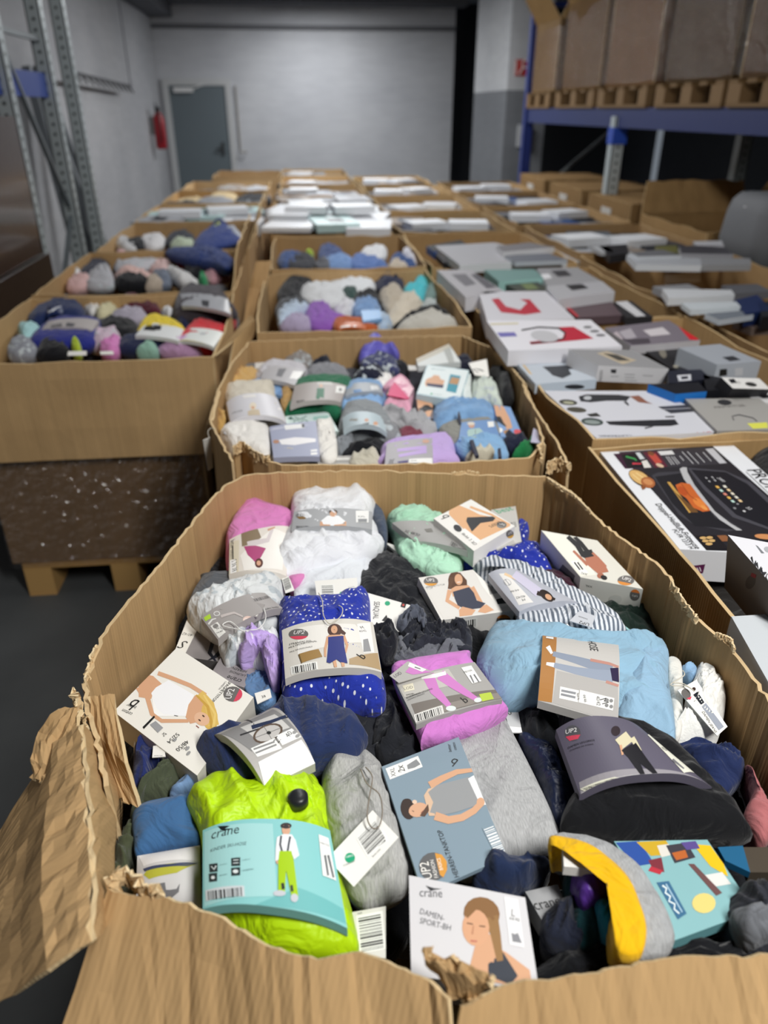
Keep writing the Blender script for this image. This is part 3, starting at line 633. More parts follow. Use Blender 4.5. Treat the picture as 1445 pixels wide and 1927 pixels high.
# ================= contents of the nearest box
SK='d6a582'
f1=lambda:F(400,880,2.89)
f2=lambda:F(780,900,2.779)
f3=lambda:F(200,1060,2.779)
f4=lambda:F(640,1160,3.141)
f5=lambda:F(880,1160,2.557)
f6=lambda:F(200,1430,2.491)
f7=lambda:F(640,1480,1.795)
f8=lambda:F(0,1230,2.765)
f9=lambda:F(340,1060,5.558)
f10=lambda:F(880,1040,4.014)
G_='black and navy clothes filling the gaps of the nearest box'
F()
# dark clothes deep in the pile
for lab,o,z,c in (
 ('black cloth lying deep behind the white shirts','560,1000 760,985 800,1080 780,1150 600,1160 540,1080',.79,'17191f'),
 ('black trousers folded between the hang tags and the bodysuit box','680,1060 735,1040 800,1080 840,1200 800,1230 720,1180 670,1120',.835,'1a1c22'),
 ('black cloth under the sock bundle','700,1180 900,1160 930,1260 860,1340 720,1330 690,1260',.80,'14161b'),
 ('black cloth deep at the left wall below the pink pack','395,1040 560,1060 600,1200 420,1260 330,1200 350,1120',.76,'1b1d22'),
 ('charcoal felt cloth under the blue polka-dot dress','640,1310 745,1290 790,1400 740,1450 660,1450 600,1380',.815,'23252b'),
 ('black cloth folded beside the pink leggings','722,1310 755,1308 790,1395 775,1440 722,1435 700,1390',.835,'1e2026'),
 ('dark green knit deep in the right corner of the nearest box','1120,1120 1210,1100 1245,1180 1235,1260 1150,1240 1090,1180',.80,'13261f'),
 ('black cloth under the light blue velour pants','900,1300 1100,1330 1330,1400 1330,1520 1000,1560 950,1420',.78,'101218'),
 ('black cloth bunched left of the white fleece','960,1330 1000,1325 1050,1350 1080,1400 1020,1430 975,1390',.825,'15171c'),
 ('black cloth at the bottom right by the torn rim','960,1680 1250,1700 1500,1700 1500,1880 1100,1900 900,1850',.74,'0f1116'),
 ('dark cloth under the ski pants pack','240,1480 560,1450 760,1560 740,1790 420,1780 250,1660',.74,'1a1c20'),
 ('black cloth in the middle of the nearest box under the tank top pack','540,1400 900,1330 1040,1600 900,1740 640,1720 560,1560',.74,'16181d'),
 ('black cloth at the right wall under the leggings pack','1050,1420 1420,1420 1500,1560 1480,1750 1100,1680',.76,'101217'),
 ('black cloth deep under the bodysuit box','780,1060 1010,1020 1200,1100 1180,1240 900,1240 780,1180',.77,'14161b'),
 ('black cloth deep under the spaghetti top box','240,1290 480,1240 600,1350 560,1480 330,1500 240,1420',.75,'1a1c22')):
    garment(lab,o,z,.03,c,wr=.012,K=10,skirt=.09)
f1()
pack('pink fleece garment in a picture sleeve at the back left corner','72,420 88,350 150,240 215,172 290,215 440,268 438,400 400,560 330,590 100,590',.835,.04,'dd86c4','92,392 428,322 400,590 88,585','e6dfd6',[
 ('p','8b7a62','155,360 245,330 275,410 160,430'),('p','f3efe9','240,400 330,330 400,360 380,560 170,575 150,480 200,430'),
 ('s','d9cfd0',34,16,'190,420 300,395 325,335'),('s','cfa088',12,8,'300,340 340,325'),('p','b34b7d','170,430 235,425 290,440 262,490 235,520 190,475'),('e','5a2f26',252,520,22,26,10),('e','d8a688',251,520,12,14,0),
 ('p','ded6c0','88,410 145,395 140,590 90,585'),('t','333','better cotton',98,400,98,500),('p','fff','95,505 125,500 130,578 96,580'),('t','333','S 36/38',104,510,108,570),('p','2b2b2b','105,425 112,423 114,500 108,500')],dome=.012,wr=.004,wf=8)
pack('white t-shirt twin pack with grey sleeve showing a man in a white shirt','425,230 432,185 480,150 700,115 838,122 895,220 868,300 905,360 870,470 700,560 560,570 400,590 335,562 372,430 420,345',.845,.05,'eceef2','442,240 868,240 866,338 428,338','a9abae',[
 ('e','7d7f83',487,262,36,17,0),('p','8a6a3a','455,268 518,268 500,280 472,280'),('t','f5f5f5','UP2',465,266,508,264),('b',455,318,520,318,455,340,'a9abae'),
 ('s',SK,24,14,'590,300 640,318 700,308'),('p','f4f5f7','590,290 625,262 685,262 722,292 700,312 690,330 610,330 604,312'),('s',SK,15,11,'592,295 585,315 640,316'),('s',SK,15,11,'720,295 725,312 660,318'),('e','3d2c22',656,242,24,13,0),('e',SK,656,252,19,16,0),
 ('p','f2f2f0','778,236 850,236 848,300 780,300'),('t','222','XXL',790,272,832,272),('p','8d8f92','790,280 840,280 838,298 792,298'),('p','222','590,332 690,332 690,338 590,338')],wr=.010,wf=9,rel=1.0,
 extra=[('460,600 600,530 870,420 935,400 880,480 850,580 790,640 640,640 570,660 555,745 455,745',.848,.02,'e4e8ee',dict(wr=.01,wf=9)),('380,430 640,345 850,335 930,395 870,475 620,535 400,588 335,560',.86,.035,'eceef4',dict(wr=.012,wf=8))])
garment('slate blue cloth edge showing right of the white shirts','865,190 920,230 950,330 940,400 890,330 870,250',.85,.015,'4b566a',wr=.004)
pack('rolled mint green garment with a narrow grey paper band','945,300 975,265 1130,260 1240,300 1340,380 1400,470 1330,565 1150,560 1030,500 980,380',.835,.045,'aedcc0','975,300 1240,300 1425,470 1100,400','a5a4a2',[('t','333','XL 48/50',985,345,1120,375),('p','77756f','1150,335 1190,330 1200,350 1165,352'),('b',1300,400,1380,450,1290,420,'a5a4a2')],dome=.006,rel=1.0,wr=.008,wf=16,extra=[('1010,420 1080,400 1200,430 1320,500 1340,560 1200,560 1050,500',.86,.02,'b8e6cb',dict(wr=.008,wf=18))])
carton('flat white card with print under the mint green roll','935,405 985,420 1240,570 1160,590',.83,.006,'e9e7e2',[('t','333','MEDIUM',980,470,1050,530)])
# grey hat cloth etc. on the left
f9()
garment('dark grey folded jersey along the left wall behind the baby bodysuits','90,470 110,330 215,150 240,120 640,90 1000,90 1060,160 1060,260 600,280 350,400',.84,.02,'565a60',wr=.003,wf=8)
hangtag('white barcode label poking out beside the white shirts','1055,160 1130,135 1190,280 1095,310',.865,[('b',1065,175,1095,290,1130,145)])
garment('pink cloth sliver between grey jersey and white shirts','1130,140 1290,110 1240,190 1160,210',.862,.006,'dc84bd',wr=.002,K=5)
pack('white patterned baby bodysuit with grey sleeve and tied cord','60,495 160,430 420,330 620,250 830,205 1060,210 1090,330 1080,430 1030,700 700,740 400,800 240,710 130,620',.845,.045,'dcdfe0','215,570 880,310 1070,470 390,800','a6a19f',[
 ('b',760,375,920,335,780,400,'a6a19f'),('p','b9df4a','240,570 305,530 320,575 260,608'),('e','efefed',378,528,34,26,0),('e','a6a19f',378,528,26,19,0),('s','efefed',20,10,'290,640 330,590 370,580'),
 ('e','e6c8bd',700,590,50,36,-5),('e','f0ddd4',690,600,38,26,0),('p','f1f0ec','310,660 385,615 490,745 400,785'),('e','8b8886',365,660,30,26,0),('t','222','74',375,705,405,690),('t','222','74/80',375,745,440,715),('t','555','baby body',890,490,1030,465),('p','efe9d8','830,545 1030,500 1020,590 870,640'),('s','c9c0bd',30,15,'420,560 560,520 650,560')],pat='print',rel=.9,wr=.007,wf=14,
 extra=[('390,830 480,760 600,730 820,730 1010,740 1040,860 1010,960 900,1090 740,1050 600,1020 480,1050 430,960',.85,.035,'e2e4e4',dict(wr=.010,wf=18,pat='print'))])
hangtag('small grey tag with baby photo tied onto the baby bodysuit','545,362 880,430 800,565 405,480',.897,[('e','d8bdb2',735,460,58,22,8),('e','efefed',508,466,34,20,0),('e','a8a3a1',508,466,26,14,0),('p','f1f0ec','740,500 830,515 795,555 720,525'),('s','7c6f6a',10,6,'520,435 600,400 660,440'),('t','4b4543','bio',500,440,540,410)],'870,465 890,560 860,640 800,690 700,700 640,705 520,610 440,650 600,690 640,700',sz=.902,col='a39e9c',scol='eeeeea')
garment('crumpled lilac baby trousers spilling below the bodysuit','590,840 640,790 740,720 980,750 1050,880 1060,1060 1040,1230 960,1270 920,1180 850,1000 720,1000 620,1010',.862,.03,'c2a9e2',wr=.013,wf=20,K=22)
garment('blue denim garment with light stitching under the lilac trousers','660,1240 780,1100 920,1100 960,1260 1010,1334 900,1400 720,1390',.83,.015,'5f86b5','denim')
# grey sleeve leggings S 40/42 deep at left
F(200,1060,2.779)
carton('grey running trousers pack with black leggings picture under the bodysuit','440,250 600,300 790,545 350,480',.832,.02,'8f8a8a',[
 ('p','efece4','415,290 480,340 410,480 345,480'),('t','222','40/42',455,372,405,362),('t','222','S',430,412,405,405),('s','23252e',34,14,'480,345 560,400 540,470 575,530'),('s','23252e',26,12,'620,440 570,490 540,540')],name='clothing_pack',cat='clothing pack',side='5a5858')
carton('grey sleeve printed upside down for mens running trousers','600,490 790,545 720,650 540,590',.842,.012,'9a9496',[('t','222','HERREN-',738,562,658,540),('t','222','LAUFHOSE',730,585,650,560),('t','222','crane',712,610,640,585)],name='clothing_pack',cat='clothing pack')
garment('blue jeans waistband beside the running trousers sleeve','720,640 780,560 870,600 905,650 880,720 800,740',.84,.012,'6f94c0','denim')
hangtag('pale label with size 38 on the jeans','775,680 855,655 865,700 790,735',.857,[('t','333','38',815,706,835,700)])
# spaghetti top box
carton('cream box with two spaghetti tops, blonde woman upside down on the lid','370,440 770,700 475,1110 38,775',(.875,.87,.868),.055,'ece9e1',[
 ('p','f7f6f4','300,640 325,612 450,690 460,725 425,800 250,800 235,660'),
 ('p',SK,'165,640 215,578 245,590 300,640 250,665 235,710 170,700'),('s',SK,26,18,'205,665 240,790 290,825 430,825'),('s',SK,22,22,'270,575 340,600 440,640 520,690'),('s',SK,24,10,'165,650 185,690 230,690'),
 ('p','f3f3f5','325,612 460,690 425,740 410,800 370,795 300,790 265,760 235,680 260,650'),('p',SK,'430,740 465,690 520,720 540,790 480,830 440,840 415,805'),
 ('e','d8b25c',540,800,42,78,-10),('s','dcb964',40,60,'490,680 540,740 560,850'),('s','c99f48',10,20,'470,690 530,750 555,860'),('s','e6c878',8,16,'510,690 570,790 560,860'),('e','e0b595',500,815,42,34,30),('s','8a4a40',5,5,'470,850 485,862'),('e','4a3528',508,800,8,4,40),('e','4a3528',488,822,8,4,40),('s','222',3,3,'355,797 375,800'),
 ('u',662,685,50,-68,'d6475f'),('t','222','SPAGHETTITOP',642,618,548,722),('t','777','CAMISETAS',622,618,585,660),('t','222','b',178,722,150,708),('t','222','better',160,750,112,735),('t','222','cotton',140,785,90,762),
 ('p','1c1c1c','190,858 250,798 256,806 197,868'),('p','9b9c9e','228,845 258,826 298,862 270,888'),('t','333','2x',318,895,300,885),('t','222','52/54',368,888,315,935),('t','222','48/50',418,925,360,975),('t','222','XL',420,955,400,975),('e','999',360,925,12,7,-45),('e','999',425,970,14,8,-45),('e','999',430,995,14,8,-45)],side='d9d5ca',name='clothing_carton',cat='clothing box',
 sideops=[(1,[])])
hangtag('thin folded pattern sheet edge under the spaghetti top box','470,1010 545,1060 520,1090 440,1110',.80)
# navy pants with bike sleeve
pack('navy cycling trousers with a grey picture sleeve showing a bicycle','465,970 510,950 640,950 780,880 900,770 1010,735 1170,760 1290,800 1350,870 1365,920 1290,1010 1090,1060 960,1130 850,1180 760,1190 640,1160 560,1100 490,1020',.86,.042,'26345e','560,900 860,760 1092,1048 830,1175','b4b1ae',[
 ('p','8b8a8a','570,905 870,765 1000,880 760,985'),('p','cfcdca','700,860 880,790 960,860 780,920'),('s','2c2c30',12,8,'690,790 780,850 960,800'),('s','24304f',22,14,'760,860 860,830 940,800'),('s','2b2b2e',8,8,'700,900 850,850 880,880'),
 ('e','5b4a3c',845,890,82,46,-22),('e','c3c0bd',845,890,70,37,-22),('s','6b6a6a',3,3,'775,915 915,862'),('s','6b6a6a',3,3,'820,850 870,930'),('e','222',850,888,12,9,0),
 ('p','efefed','755,970 880,915 920,970 790,1015'),('s','888',9,9,'770,975 880,935'),('s','888',9,9,'780,995 890,950'),('p','f0f0ee','885,905 970,865 1020,910 920,955'),('t','222','27',900,945,920,915),('t','222','40',955,915,975,890),('e','999',985,885,13,9,-30),('e','999',1000,905,13,9,-30),
 ('p','f6f7f8','795,1042 1020,925 1092,1048 830,1175')],dome=.026,ax='v',wr=.01,wf=9,rel=.85)
garment('navy nylon jacket roll left of the bicycle pack','137,1150 150,980 190,945 300,960 330,1020 250,1100 240,1200 150,1215',.825,.03,'232f66',wr=.01,wf=16)
garment('white lining strip of the navy jacket','155,905 250,930 160,1000 145,1010',.83,.004,'e4e4e2',wr=.002,K=5)
hangtag('white care label on the navy jacket','245,955 300,950 310,1010 240,1015',.862,[('t','445','35% polyester',295,1005,250,1005)])
garment('olive green quilted garment at the left wall','330,1040 400,1060 400,1130 350,1240 160,1260 130,1330 240,1200 300,1120',.815,.03,'4c5340',wr=.012)
garment('light blue denim cloth under the spaghetti top box corner','360,1060 460,1110 560,1120 520,1150 380,1230 330,1210 400,1140',.83,.02,'7e9dc4','denim',wr=.006)
garment('faded blue denim strip under the bicycle pack','840,1190 1110,1060 1200,1090 1190,1160 920,1180',.81,.015,'6c8fb8','denim')
# blue polka dress
pack('royal blue polka-dot beach dress with a picture sleeve and cord loop','905,235 935,225 1180,215 1310,175 1365,168 1385,230 1390,330 1420,540 1460,640 1455,740 1370,765 1130,730 1000,735 930,700 915,620 905,380',.862,.05,'2537a6','918,350 1395,310 1440,570 935,605','d8d4cc',[
 ('p','ece9e3','1000,340 1300,320 1390,420 1000,480'),('p','b39a76','1270,500 1420,470 1436,560 1270,530'),('p','f1efec','1310,318 1380,312 1402,468 1345,470'),('p','999a9c','1343,400 1368,395 1385,462 1345,465'),('t','333','M',1335,345,1350,343),('t','333','40/42',1325,362,1362,358),
 ('u',1005,372,52,-3,'d8485f',28),('t','2b2b2b','STRANDKLEID',955,432,1070,412),('t','2b2b2b','MULTIFUNKTIONAL',955,448,1102,412),('t','666','MULTIFUNZIONALE',960,470,1078,440),
 ('p','a2814e','1010,475 1110,450 1130,490 1025,522'),('p','6f5a3a','1010,475 1025,522 1020,528 1003,480'),('b',970,545,1095,520,975,580),
 ('e','4a2c22',1195,352,38,34,0),('s','4a2c22',26,14,'1215,350 1250,372'),('e',SK,1192,348,17,21,0),('s',SK,16,11,'1160,385 1145,450 1145,490'),('s',SK,16,11,'1240,380 1260,430 1250,470'),('p',SK,'1160,378 1235,375 1240,395 1158,395'),('s',SK,18,16,'1190,500 1200,545'),('s',SK,18,16,'1232,500 1240,542'),
 ('p','27327e','1160,388 1240,382 1245,440 1262,525 1225,520 1205,505 1170,525 1152,520 1160,440'),('t','222','b',1345,505,1362,495),('e','333',1192,350,2,2,0)],pat='dots',dome=.014,wr=.006,wf=12,rel=.85)
hangtag('white barcode hang tag above the polka-dot dress','1090,92 1310,75 1325,205 1105,215',(.885,.885,.90),[('b',1130,200,1125,118,1190,198),('e','1fa678',1230,160,11,11,0),('t','aaa','best',1270,130,1300,125)],'1110,155 1130,200 1135,270 1165,315 1200,300 1230,270 1235,235 1215,220',sz=.925)
hangtag('white recycling information tag right of the polka-dot dress','1350,150 1622,228 1550,362 1330,300',(.875,.87,.875),[('t','333','SEAQUAL',1400,200,1395,292),('e','1fa678',1470,210,14,12,0),('p','222','1440,300 1465,270 1480,315'),('p','222','1545,205 1570,211 1562,235 1538,228'),('p','222','1592,215 1612,221 1606,243 1585,236'),('e','c9463a',1553,219,6,6,0),('e','c9463a',1598,228,6,6,0),('b',1515,335,1530,268,1560,352)])
# bodysuit box
f2()
carton('white box with maternity spaghetti top, smiling woman in black on the lid','20,520 305,478 528,690 140,742',(.885,.88,.862),.05,'e4e1dc',[
 ('p','dedbd6','22,522 300,480 500,680 150,735'),('u',85,540,38,0,'d99a3c',24),('t','333','SPAGHETTI-TOP',62,574,160,560),('t','888','TOP',62,584,100,578),
 ('e','5a3b28',218,545,42,58,-12),('s','5a3b28',34,16,'225,505 262,540 268,585'),('s','62432f',26,14,'195,520 180,580'),('s',SK,26,18,'185,585 170,640 235,680'),('s',SK,24,17,'300,570 340,640 370,690'),('e',SK,230,530,21,29,-8),('s','e8e0da',4,4,'222,545 240,543'),('p',SK,'190,580 215,565 280,560 315,590 300,610 200,620'),
 ('p','3b3f50','200,595 215,590 285,570 310,600 325,640 372,655 345,680 270,690 225,665 210,630'),('p',SK,'232,690 250,672 320,690 300,716 235,724'),('p',SK,'345,680 375,660 415,690 370,706 330,700'),('p','efece6','320,500 420,560 510,660 440,680 350,560'),('p','a9a8a6','380,560 420,550 440,600 395,610'),('p','1e2026','425,635 465,625 480,655 435,660')],
 side='eceae6',name='clothing_carton',cat='clothing box',sideops=[(2,[('u',465,745,38,180,'e0883a',32),('b',170,800,320,775,170,760)])])
pack('striped seersucker garment with a grey box sleeve showing a woman upside down','305,475 350,440 420,450 500,465 560,490 640,520 860,640 980,690 1100,780 1050,810 900,865 780,830 560,790 545,690 500,600 400,510 330,505',.85,.04,'dfe3ea','385,500 560,490 855,650 548,698','b9bcc6',[
 ('p','e9e7e4','440,500 480,498 622,650 545,665'),('e','9a9b9f',485,545,22,16,30),('t','222','44/46',545,580,500,590),('t','222','40/42',578,612,530,622),('t','222','M',575,628,560,632),('s','e6c8a0',14,8,'470,500 570,545 600,570'),('s','cfcbe0',40,50,'520,500 600,560 650,600'),('e','2a1d18',690,615,44,22,38),('s','2a1d18',22,12,'640,600 700,620 735,635'),('e',SK,700,622,20,13,38)],pat='stripe',dome=.01,wr=.006,wf=12,rel=1.05,
 extra=[('550,700 740,650 850,640 1000,700 1105,780 1050,810 900,865 760,830 560,790',.875,.02,'dfe3ea',dict(wr=.008,wf=12,pat='stripe'))])
hangtag('grey fashion brand label sewn on the striped garment','865,690 945,720 925,780 810,745',.905,[('t','333','UP2',915,760,865,745),('t','555','FASHION',905,735,860,720)],col='c9ccd3')
hangtag('white care label beside the grey label on the striped garment','800,760 830,800 825,835 755,800',.902,[('t','333','M 40/42',815,800,780,785)])
garment('royal blue polka-dot fabric behind the striped garment','245,440 300,415 420,410 540,365 640,340 700,440 720,490 660,520 560,490 480,460 320,470',.84,.03,'2434a0','dots',wr=.008)
garment('royal blue polka-dot fabric corner at the back wall','545,215 575,225 600,280 570,330 545,300',.86,.012,'2434a0','dots')
garment('dark wine and green striped towel under the mens underwear box','650,520 690,490 780,510 860,600 800,640 700,590',.835,.02,'3c1a2a',wr=.004)
carton('clear-topped white box under the brief box at the back wall','400,165 528,145 560,330 430,375',.868,.03,'c9c8c4',[('t','1fa678','best',440,185,520,165),('b',470,240,530,225,475,270,'d4d3cf')],side='b5b4b0',name='clothing_carton',cat='clothing box')
carton('white box of black briefs with a hip photo, at the back wall','295,110 525,250 310,380 100,210',(.905,.90,.90),.04,'eceae5',[
 ('p','e2b083','175,165 230,140 290,165 340,190 410,205 500,250 340,325 280,290 180,190'),('p','2c2d31','275,205 430,200 410,225 345,235 300,280 270,225'),('s','e2b083',12,10,'290,150 400,190 500,245'),('p','f4f2ee','240,280 262,262 345,325 320,350'),('e','26272b',225,262,24,16,35),('t','222','b',185,200,168,188),('t','333','GR. L 44/46',330,345,258,285),('u',455,245,26,20,'8b8884',18),('t','333','BRIEFS',440,225,385,250)],side='efedea',name='clothing_carton',cat='clothing box',sideops=[(1,[('u',498,292,20,-20,'d6a23c',22)])])
carton('white box of mens long underpants leaning on the right wall','662,272 955,325 1195,580 868,518',(.90,.90,.875),.055,'dcdad0',[
 ('p','eceadf','665,275 790,300 950,505 868,515'),('s','1f1f22',22,30,'800,305 850,350 880,400 920,415'),('s','1f1f22',18,26,'835,305 870,340 900,380 945,415'),('p','1f1f22','868,385 925,372 945,412 890,420'),('p','b5735a','890,418 940,408 1000,460 1015,490 960,500 905,455'),('s','b5735a',16,12,'905,455 860,410 830,380'),('s','b5735a',16,12,'1000,465 960,420 930,390'),('e','a8684f',972,510,18,15,0),('e','1b1718',990,520,18,12,20),('p','f6f5f0','815,435 850,432 910,495 870,500'),('s','222',7,7,'835,440 865,480'),('s','222',7,7,'852,440 880,478'),('t','222','XXL',905,500,870,490),('u',1105,535,44,20,'d98c3c',26)],
 side='e9e7e0',name='clothing_carton',cat='clothing box',sideops=[(2,[('t','222','XXL',930,563,895,556),('u',1152,610,26,190,'e07f3a',30),('e','d9d8d2',1050,632,34,22,0)]),(3,[('p','77757a','775,450 840,510 825,560 755,480')])])
garment('pale turquoise strap trailing under the striped garment','960,690 1010,685 1080,760 1190,850 1180,875 1090,820',.845,.006,'9fcfcf',wr=.003)
hangtag('turquoise ribbon end sticking up by the velour pants','1235,828 1262,850 1240,878 1195,862',.875,col='a8cfc9')
garment('navy cloth strip right of the striped garment','1060,820 1120,800 1200,870 1180,880 1080,860',.85,.01,'24304f')
# socks
F(400,880,2.89)
for i,(o,c) in enumerate((('900,990 1010,930 1100,1000 1240,960 1390,980 1380,1030 1200,1040 1100,1050 990,1030','6d7078'),('1010,960 1080,900 1150,950 1290,900 1400,905 1410,960 1390,990 1200,970 1080,1000','2f323c'),('1010,880 1060,820 1140,860 1200,900 1320,880 1370,845 1400,880 1400,920 1290,930 1150,940 1060,930','23252e'),('1000,850 1060,780 1140,790 1180,860 1150,900 1100,840 1040,890','5a5f6c'),('870,880 960,860 1010,900 990,970 910,990','1c1e26'))):
    garment('%s sock of the fanned bundle above the pink leggings'%('pale grey lowest','dark grey','black toe-up','slate grey topmost','black left')[i] if 0 else ('pale grey lowest','dark charcoal middle','black long-toed','slate grey topmost','black leftmost')[i]+' sock of the bundle above the pink leggings',o,.858+.006*i,.014,c,cat='sock',name='sock',wr=.012,wf=26,group='socks in the fanned bundle')
# pink leggings
f4()
pack('folded pink childrens leggings in a grey picture sleeve','305,330 400,262 740,212 780,265 960,500 972,568 720,680 495,728 465,690',.875,.02,'d583d2','325,385 795,270 958,490 450,638','a9a7a4',[
 ('p','c2bfb9','330,385 640,310 700,400 380,480'),('p','77706a','420,520 930,430 955,488 460,620'),('p','8e8780','480,560 940,450 955,485 465,610'),('s','cf7fc6',70,30,'520,350 560,440 600,480 645,530'),('s','cf7fc6',62,26,'590,345 680,410 740,450 805,490'),('s','f2efef',24,22,'480,360 560,352 625,335'),('e','dfe6e6',655,545,30,16,0),('e','dfe6e6',815,495,24,14,-10),
 ('p','e8e2cc','368,410 430,395 440,435 380,448'),('t','555','LOD',380,438,432,425),('t','222','KINDER-',392,470,440,460),('t','222','KLEINKINDER-LEGGINGS',395,488,548,432),('t','555','LEGGINGS ENFANTS',400,500,500,460),('b',455,625,605,575,445,585,'e8e6e2'),('p','b9cf4a','820,462 890,450 908,490 840,505'),('p','f1f0ed','715,305 775,292 835,385 780,400'),('t','222','98/104',735,338,782,325),('s','77787b',9,7,'768,350 790,395'),('s','77787b',9,7,'790,345 820,390'),('t','222','b',740,515,762,505)],dome=.004,rel=1.0,wr=.003)
hangtag('folded over grey corner tag on the pink leggings','400,264 555,330 345,392 292,350',.904,[('p','cf7fc6','385,330 410,300 545,330 430,345'),('p','f3f2ee','410,272 510,315 485,328 400,295'),('s','77787b',7,6,'440,300 475,312'),('t','555','LOD',325,362,368,338)],col='b2b0ac')
garment('black floral print cloth edge under the pink leggings','490,735 620,700 770,640 780,655 690,700 540,750',.85,.006,'2a2b31','print')
garment('white label cloth between leggings and grey tank top','485,735 560,725 560,770 490,780',.85,.004,'dcdcd8')
# velour pants
f5()
pack('light blue velour pants with a picture sleeve of grey-blue trousers','45,235 75,130 125,45 200,60 360,90 560,110 725,130 800,140 955,150 965,300 1000,570 940,590 720,520 715,480 500,420 330,408 140,400',.862,.045,'8fb4cc','360,92 725,138 722,515 338,405','bdbbb8',[
 ('p','b07b42','360,92 428,98 405,415 338,405'),('p','c9c6c2','428,98 725,138 722,515 405,415'),('p','b4b1ae','428,260 722,330 722,515 408,415'),('s','8f99ab',24,60,'410,180 520,210 620,240 690,265'),('s','98a2b4',24,60,'415,235 520,262 620,280 700,290'),('s','efeff0',22,12,'385,145 405,180'),('s','efeff0',14,22,'378,228 415,235'),('s','c08d80',14,12,'590,210 680,228 725,245'),('s','c08d80',14,12,'665,315 725,335'),('p','2c2245','685,250 725,248 728,318 695,310'),
 ('p','f0efec','445,338 535,358 530,415 440,395'),('s','8d8f94',11,11,'450,358 520,372'),('s','8d8f94',11,11,'448,376 518,392'),('p','f0efec','540,355 705,395 698,455 533,415'),('t','222','44/46',552,378,560,415),('t','222','40/42',617,385,620,430),('t','222','M',635,402,648,425),('e','888',670,405,9,9,0),('e','888',690,408,9,9,0),('e','888',668,430,9,9,0),('e','888',690,436,9,9,0),('t','333','Slack Fit',525,370,527,405),('p','f3f2ef','378,98 412,102 412,112 376,106'),('t','444','HOSE',575,118,590,165)],dome=.014,ax='v',wr=.009,wf=8,rel=1.0,
 extra=[('725,130 800,140 955,150 965,300 1000,575 930,590 720,520 728,300',.875,.03,'93b7d2',dict(wr=.006,wf=7))])
garment('cream cuff band next to the velour pants','960,205 1025,220 1035,400 1028,560 990,560 970,380',.862,.012,'dfddd6',wr=.002)
garment('white curly fleece garment beside the velour pants','1040,430 1100,255 1170,265 1235,330 1240,430 1200,590 1100,620 960,610 1000,570 1030,520',.84,.045,'e6e6e2','fluffy',wr=.007,wf=22,K=20)
hangtag('hang tag with a woman in grey trousers resting on the white fleece','1010,355 1100,305 1250,530 1200,575',(.89,.89,.87),[('e','6b6866',1050,375,22,28,-20),('p','d8485f','1052,395 1078,385 1070,402'),('p','f2f2f0','1090,320 1150,385 1130,400 1070,330'),('e','3a2a24',1088,350,9,9,0),('s','20242c',26,20,'1095,370 1130,420'),('s','9aa0ad',26,30,'1135,425 1220,540'),('t','222','DAMEN JEANS',1125,460,1190,560)],'985,320 1040,325 1090,360 1050,335 975,330 1040,285 1035,260',sz=.896)
garment('sky blue denim scrap above the fleece tag','1035,235 1100,245 1085,305 1050,290',.862,.008,'8fb3d4','denim')
carton('cream cardboard sheet under the velour pants','325,408 560,440 720,520 440,530',.838,.006,'dcdacd')
hangtag('pale grey cotton tag sticking out under the velour pants','170,430 240,440 262,560 205,560',.84,[('t','444','b',200,475,215,470),('p','f4f4f2','200,530 262,535 262,560 210,558')],col='c9cbcb')
# damen leggings
pack('black womens leggings in a curved dark grey picture sleeve','440,500 470,465 600,490 800,540 1000,640 1160,800 1270,900 1350,1020 1330,1060 900,1070 640,1050 460,1020 470,920 540,860 500,700',.86,.042,'101115','425,545 868,572 1175,822 540,858','625e6e',[
 ('p','9a969c','535,800 1000,745 1170,822 545,858'),('p','b9b6b8','560,838 1060,770 1175,822 545,860'),('e','55555a',505,562,38,38,0),('p','d8485f','470,580 542,570 530,590 490,600'),('t','f2f0ee','UP2',470,568,525,555),('t','26252c','DAMEN LEGGINGS',482,640,612,600),('t','26252c','LEGGINGS DA DONNA',490,652,606,618),
 ('e','30242a',712,552,22,24,0),('s','d8d0b0',66,66,'735,575 770,620'),('s','d8d0b0',26,16,'790,585 830,650'),('s',SK,12,10,'735,620 745,668'),('s',SK,12,10,'828,650 840,668'),('s','1b1a20',62,20,'765,630 790,670 848,770'),('s','1b1a20',62,20,'785,630 840,690 912,770'),('e','efefef',850,785,14,16,20),('e','efefef',925,783,18,12,20),('p','ecebdc','865,572 920,578 1090,755 1040,755'),('t','333','M',930,612,945,625),('t','333','40/42',948,650,990,660),('s','77767c',12,7,'985,690 1040,735'),('b',550,832,700,780,575,852,'e6e5d2')],dome=.03,wr=.006,wf=10,rel=.95)
garment('navy sweat top with drawstring right of the leggings pack','985,640 1060,595 1150,625 1280,660 1330,760 1240,850 1160,830 1090,740',.83,.03,'1f2c55',wr=.012)
F(880,1160,2.557)
garment('navy satin shirt between the tank top and the leggings pack','245,580 300,570 420,660 470,780 540,870 440,1020 380,900 330,760',.838,.025,'1b2440','satin',wr=.008)
garment('salmon pink patterned cloth at the right wall','1335,720 1370,770 1400,830 1445,930 1500,1000 1440,1080 1380,1060 1330,960 1360,880 1375,830',.84,.02,'b06a6c',wr=.004)
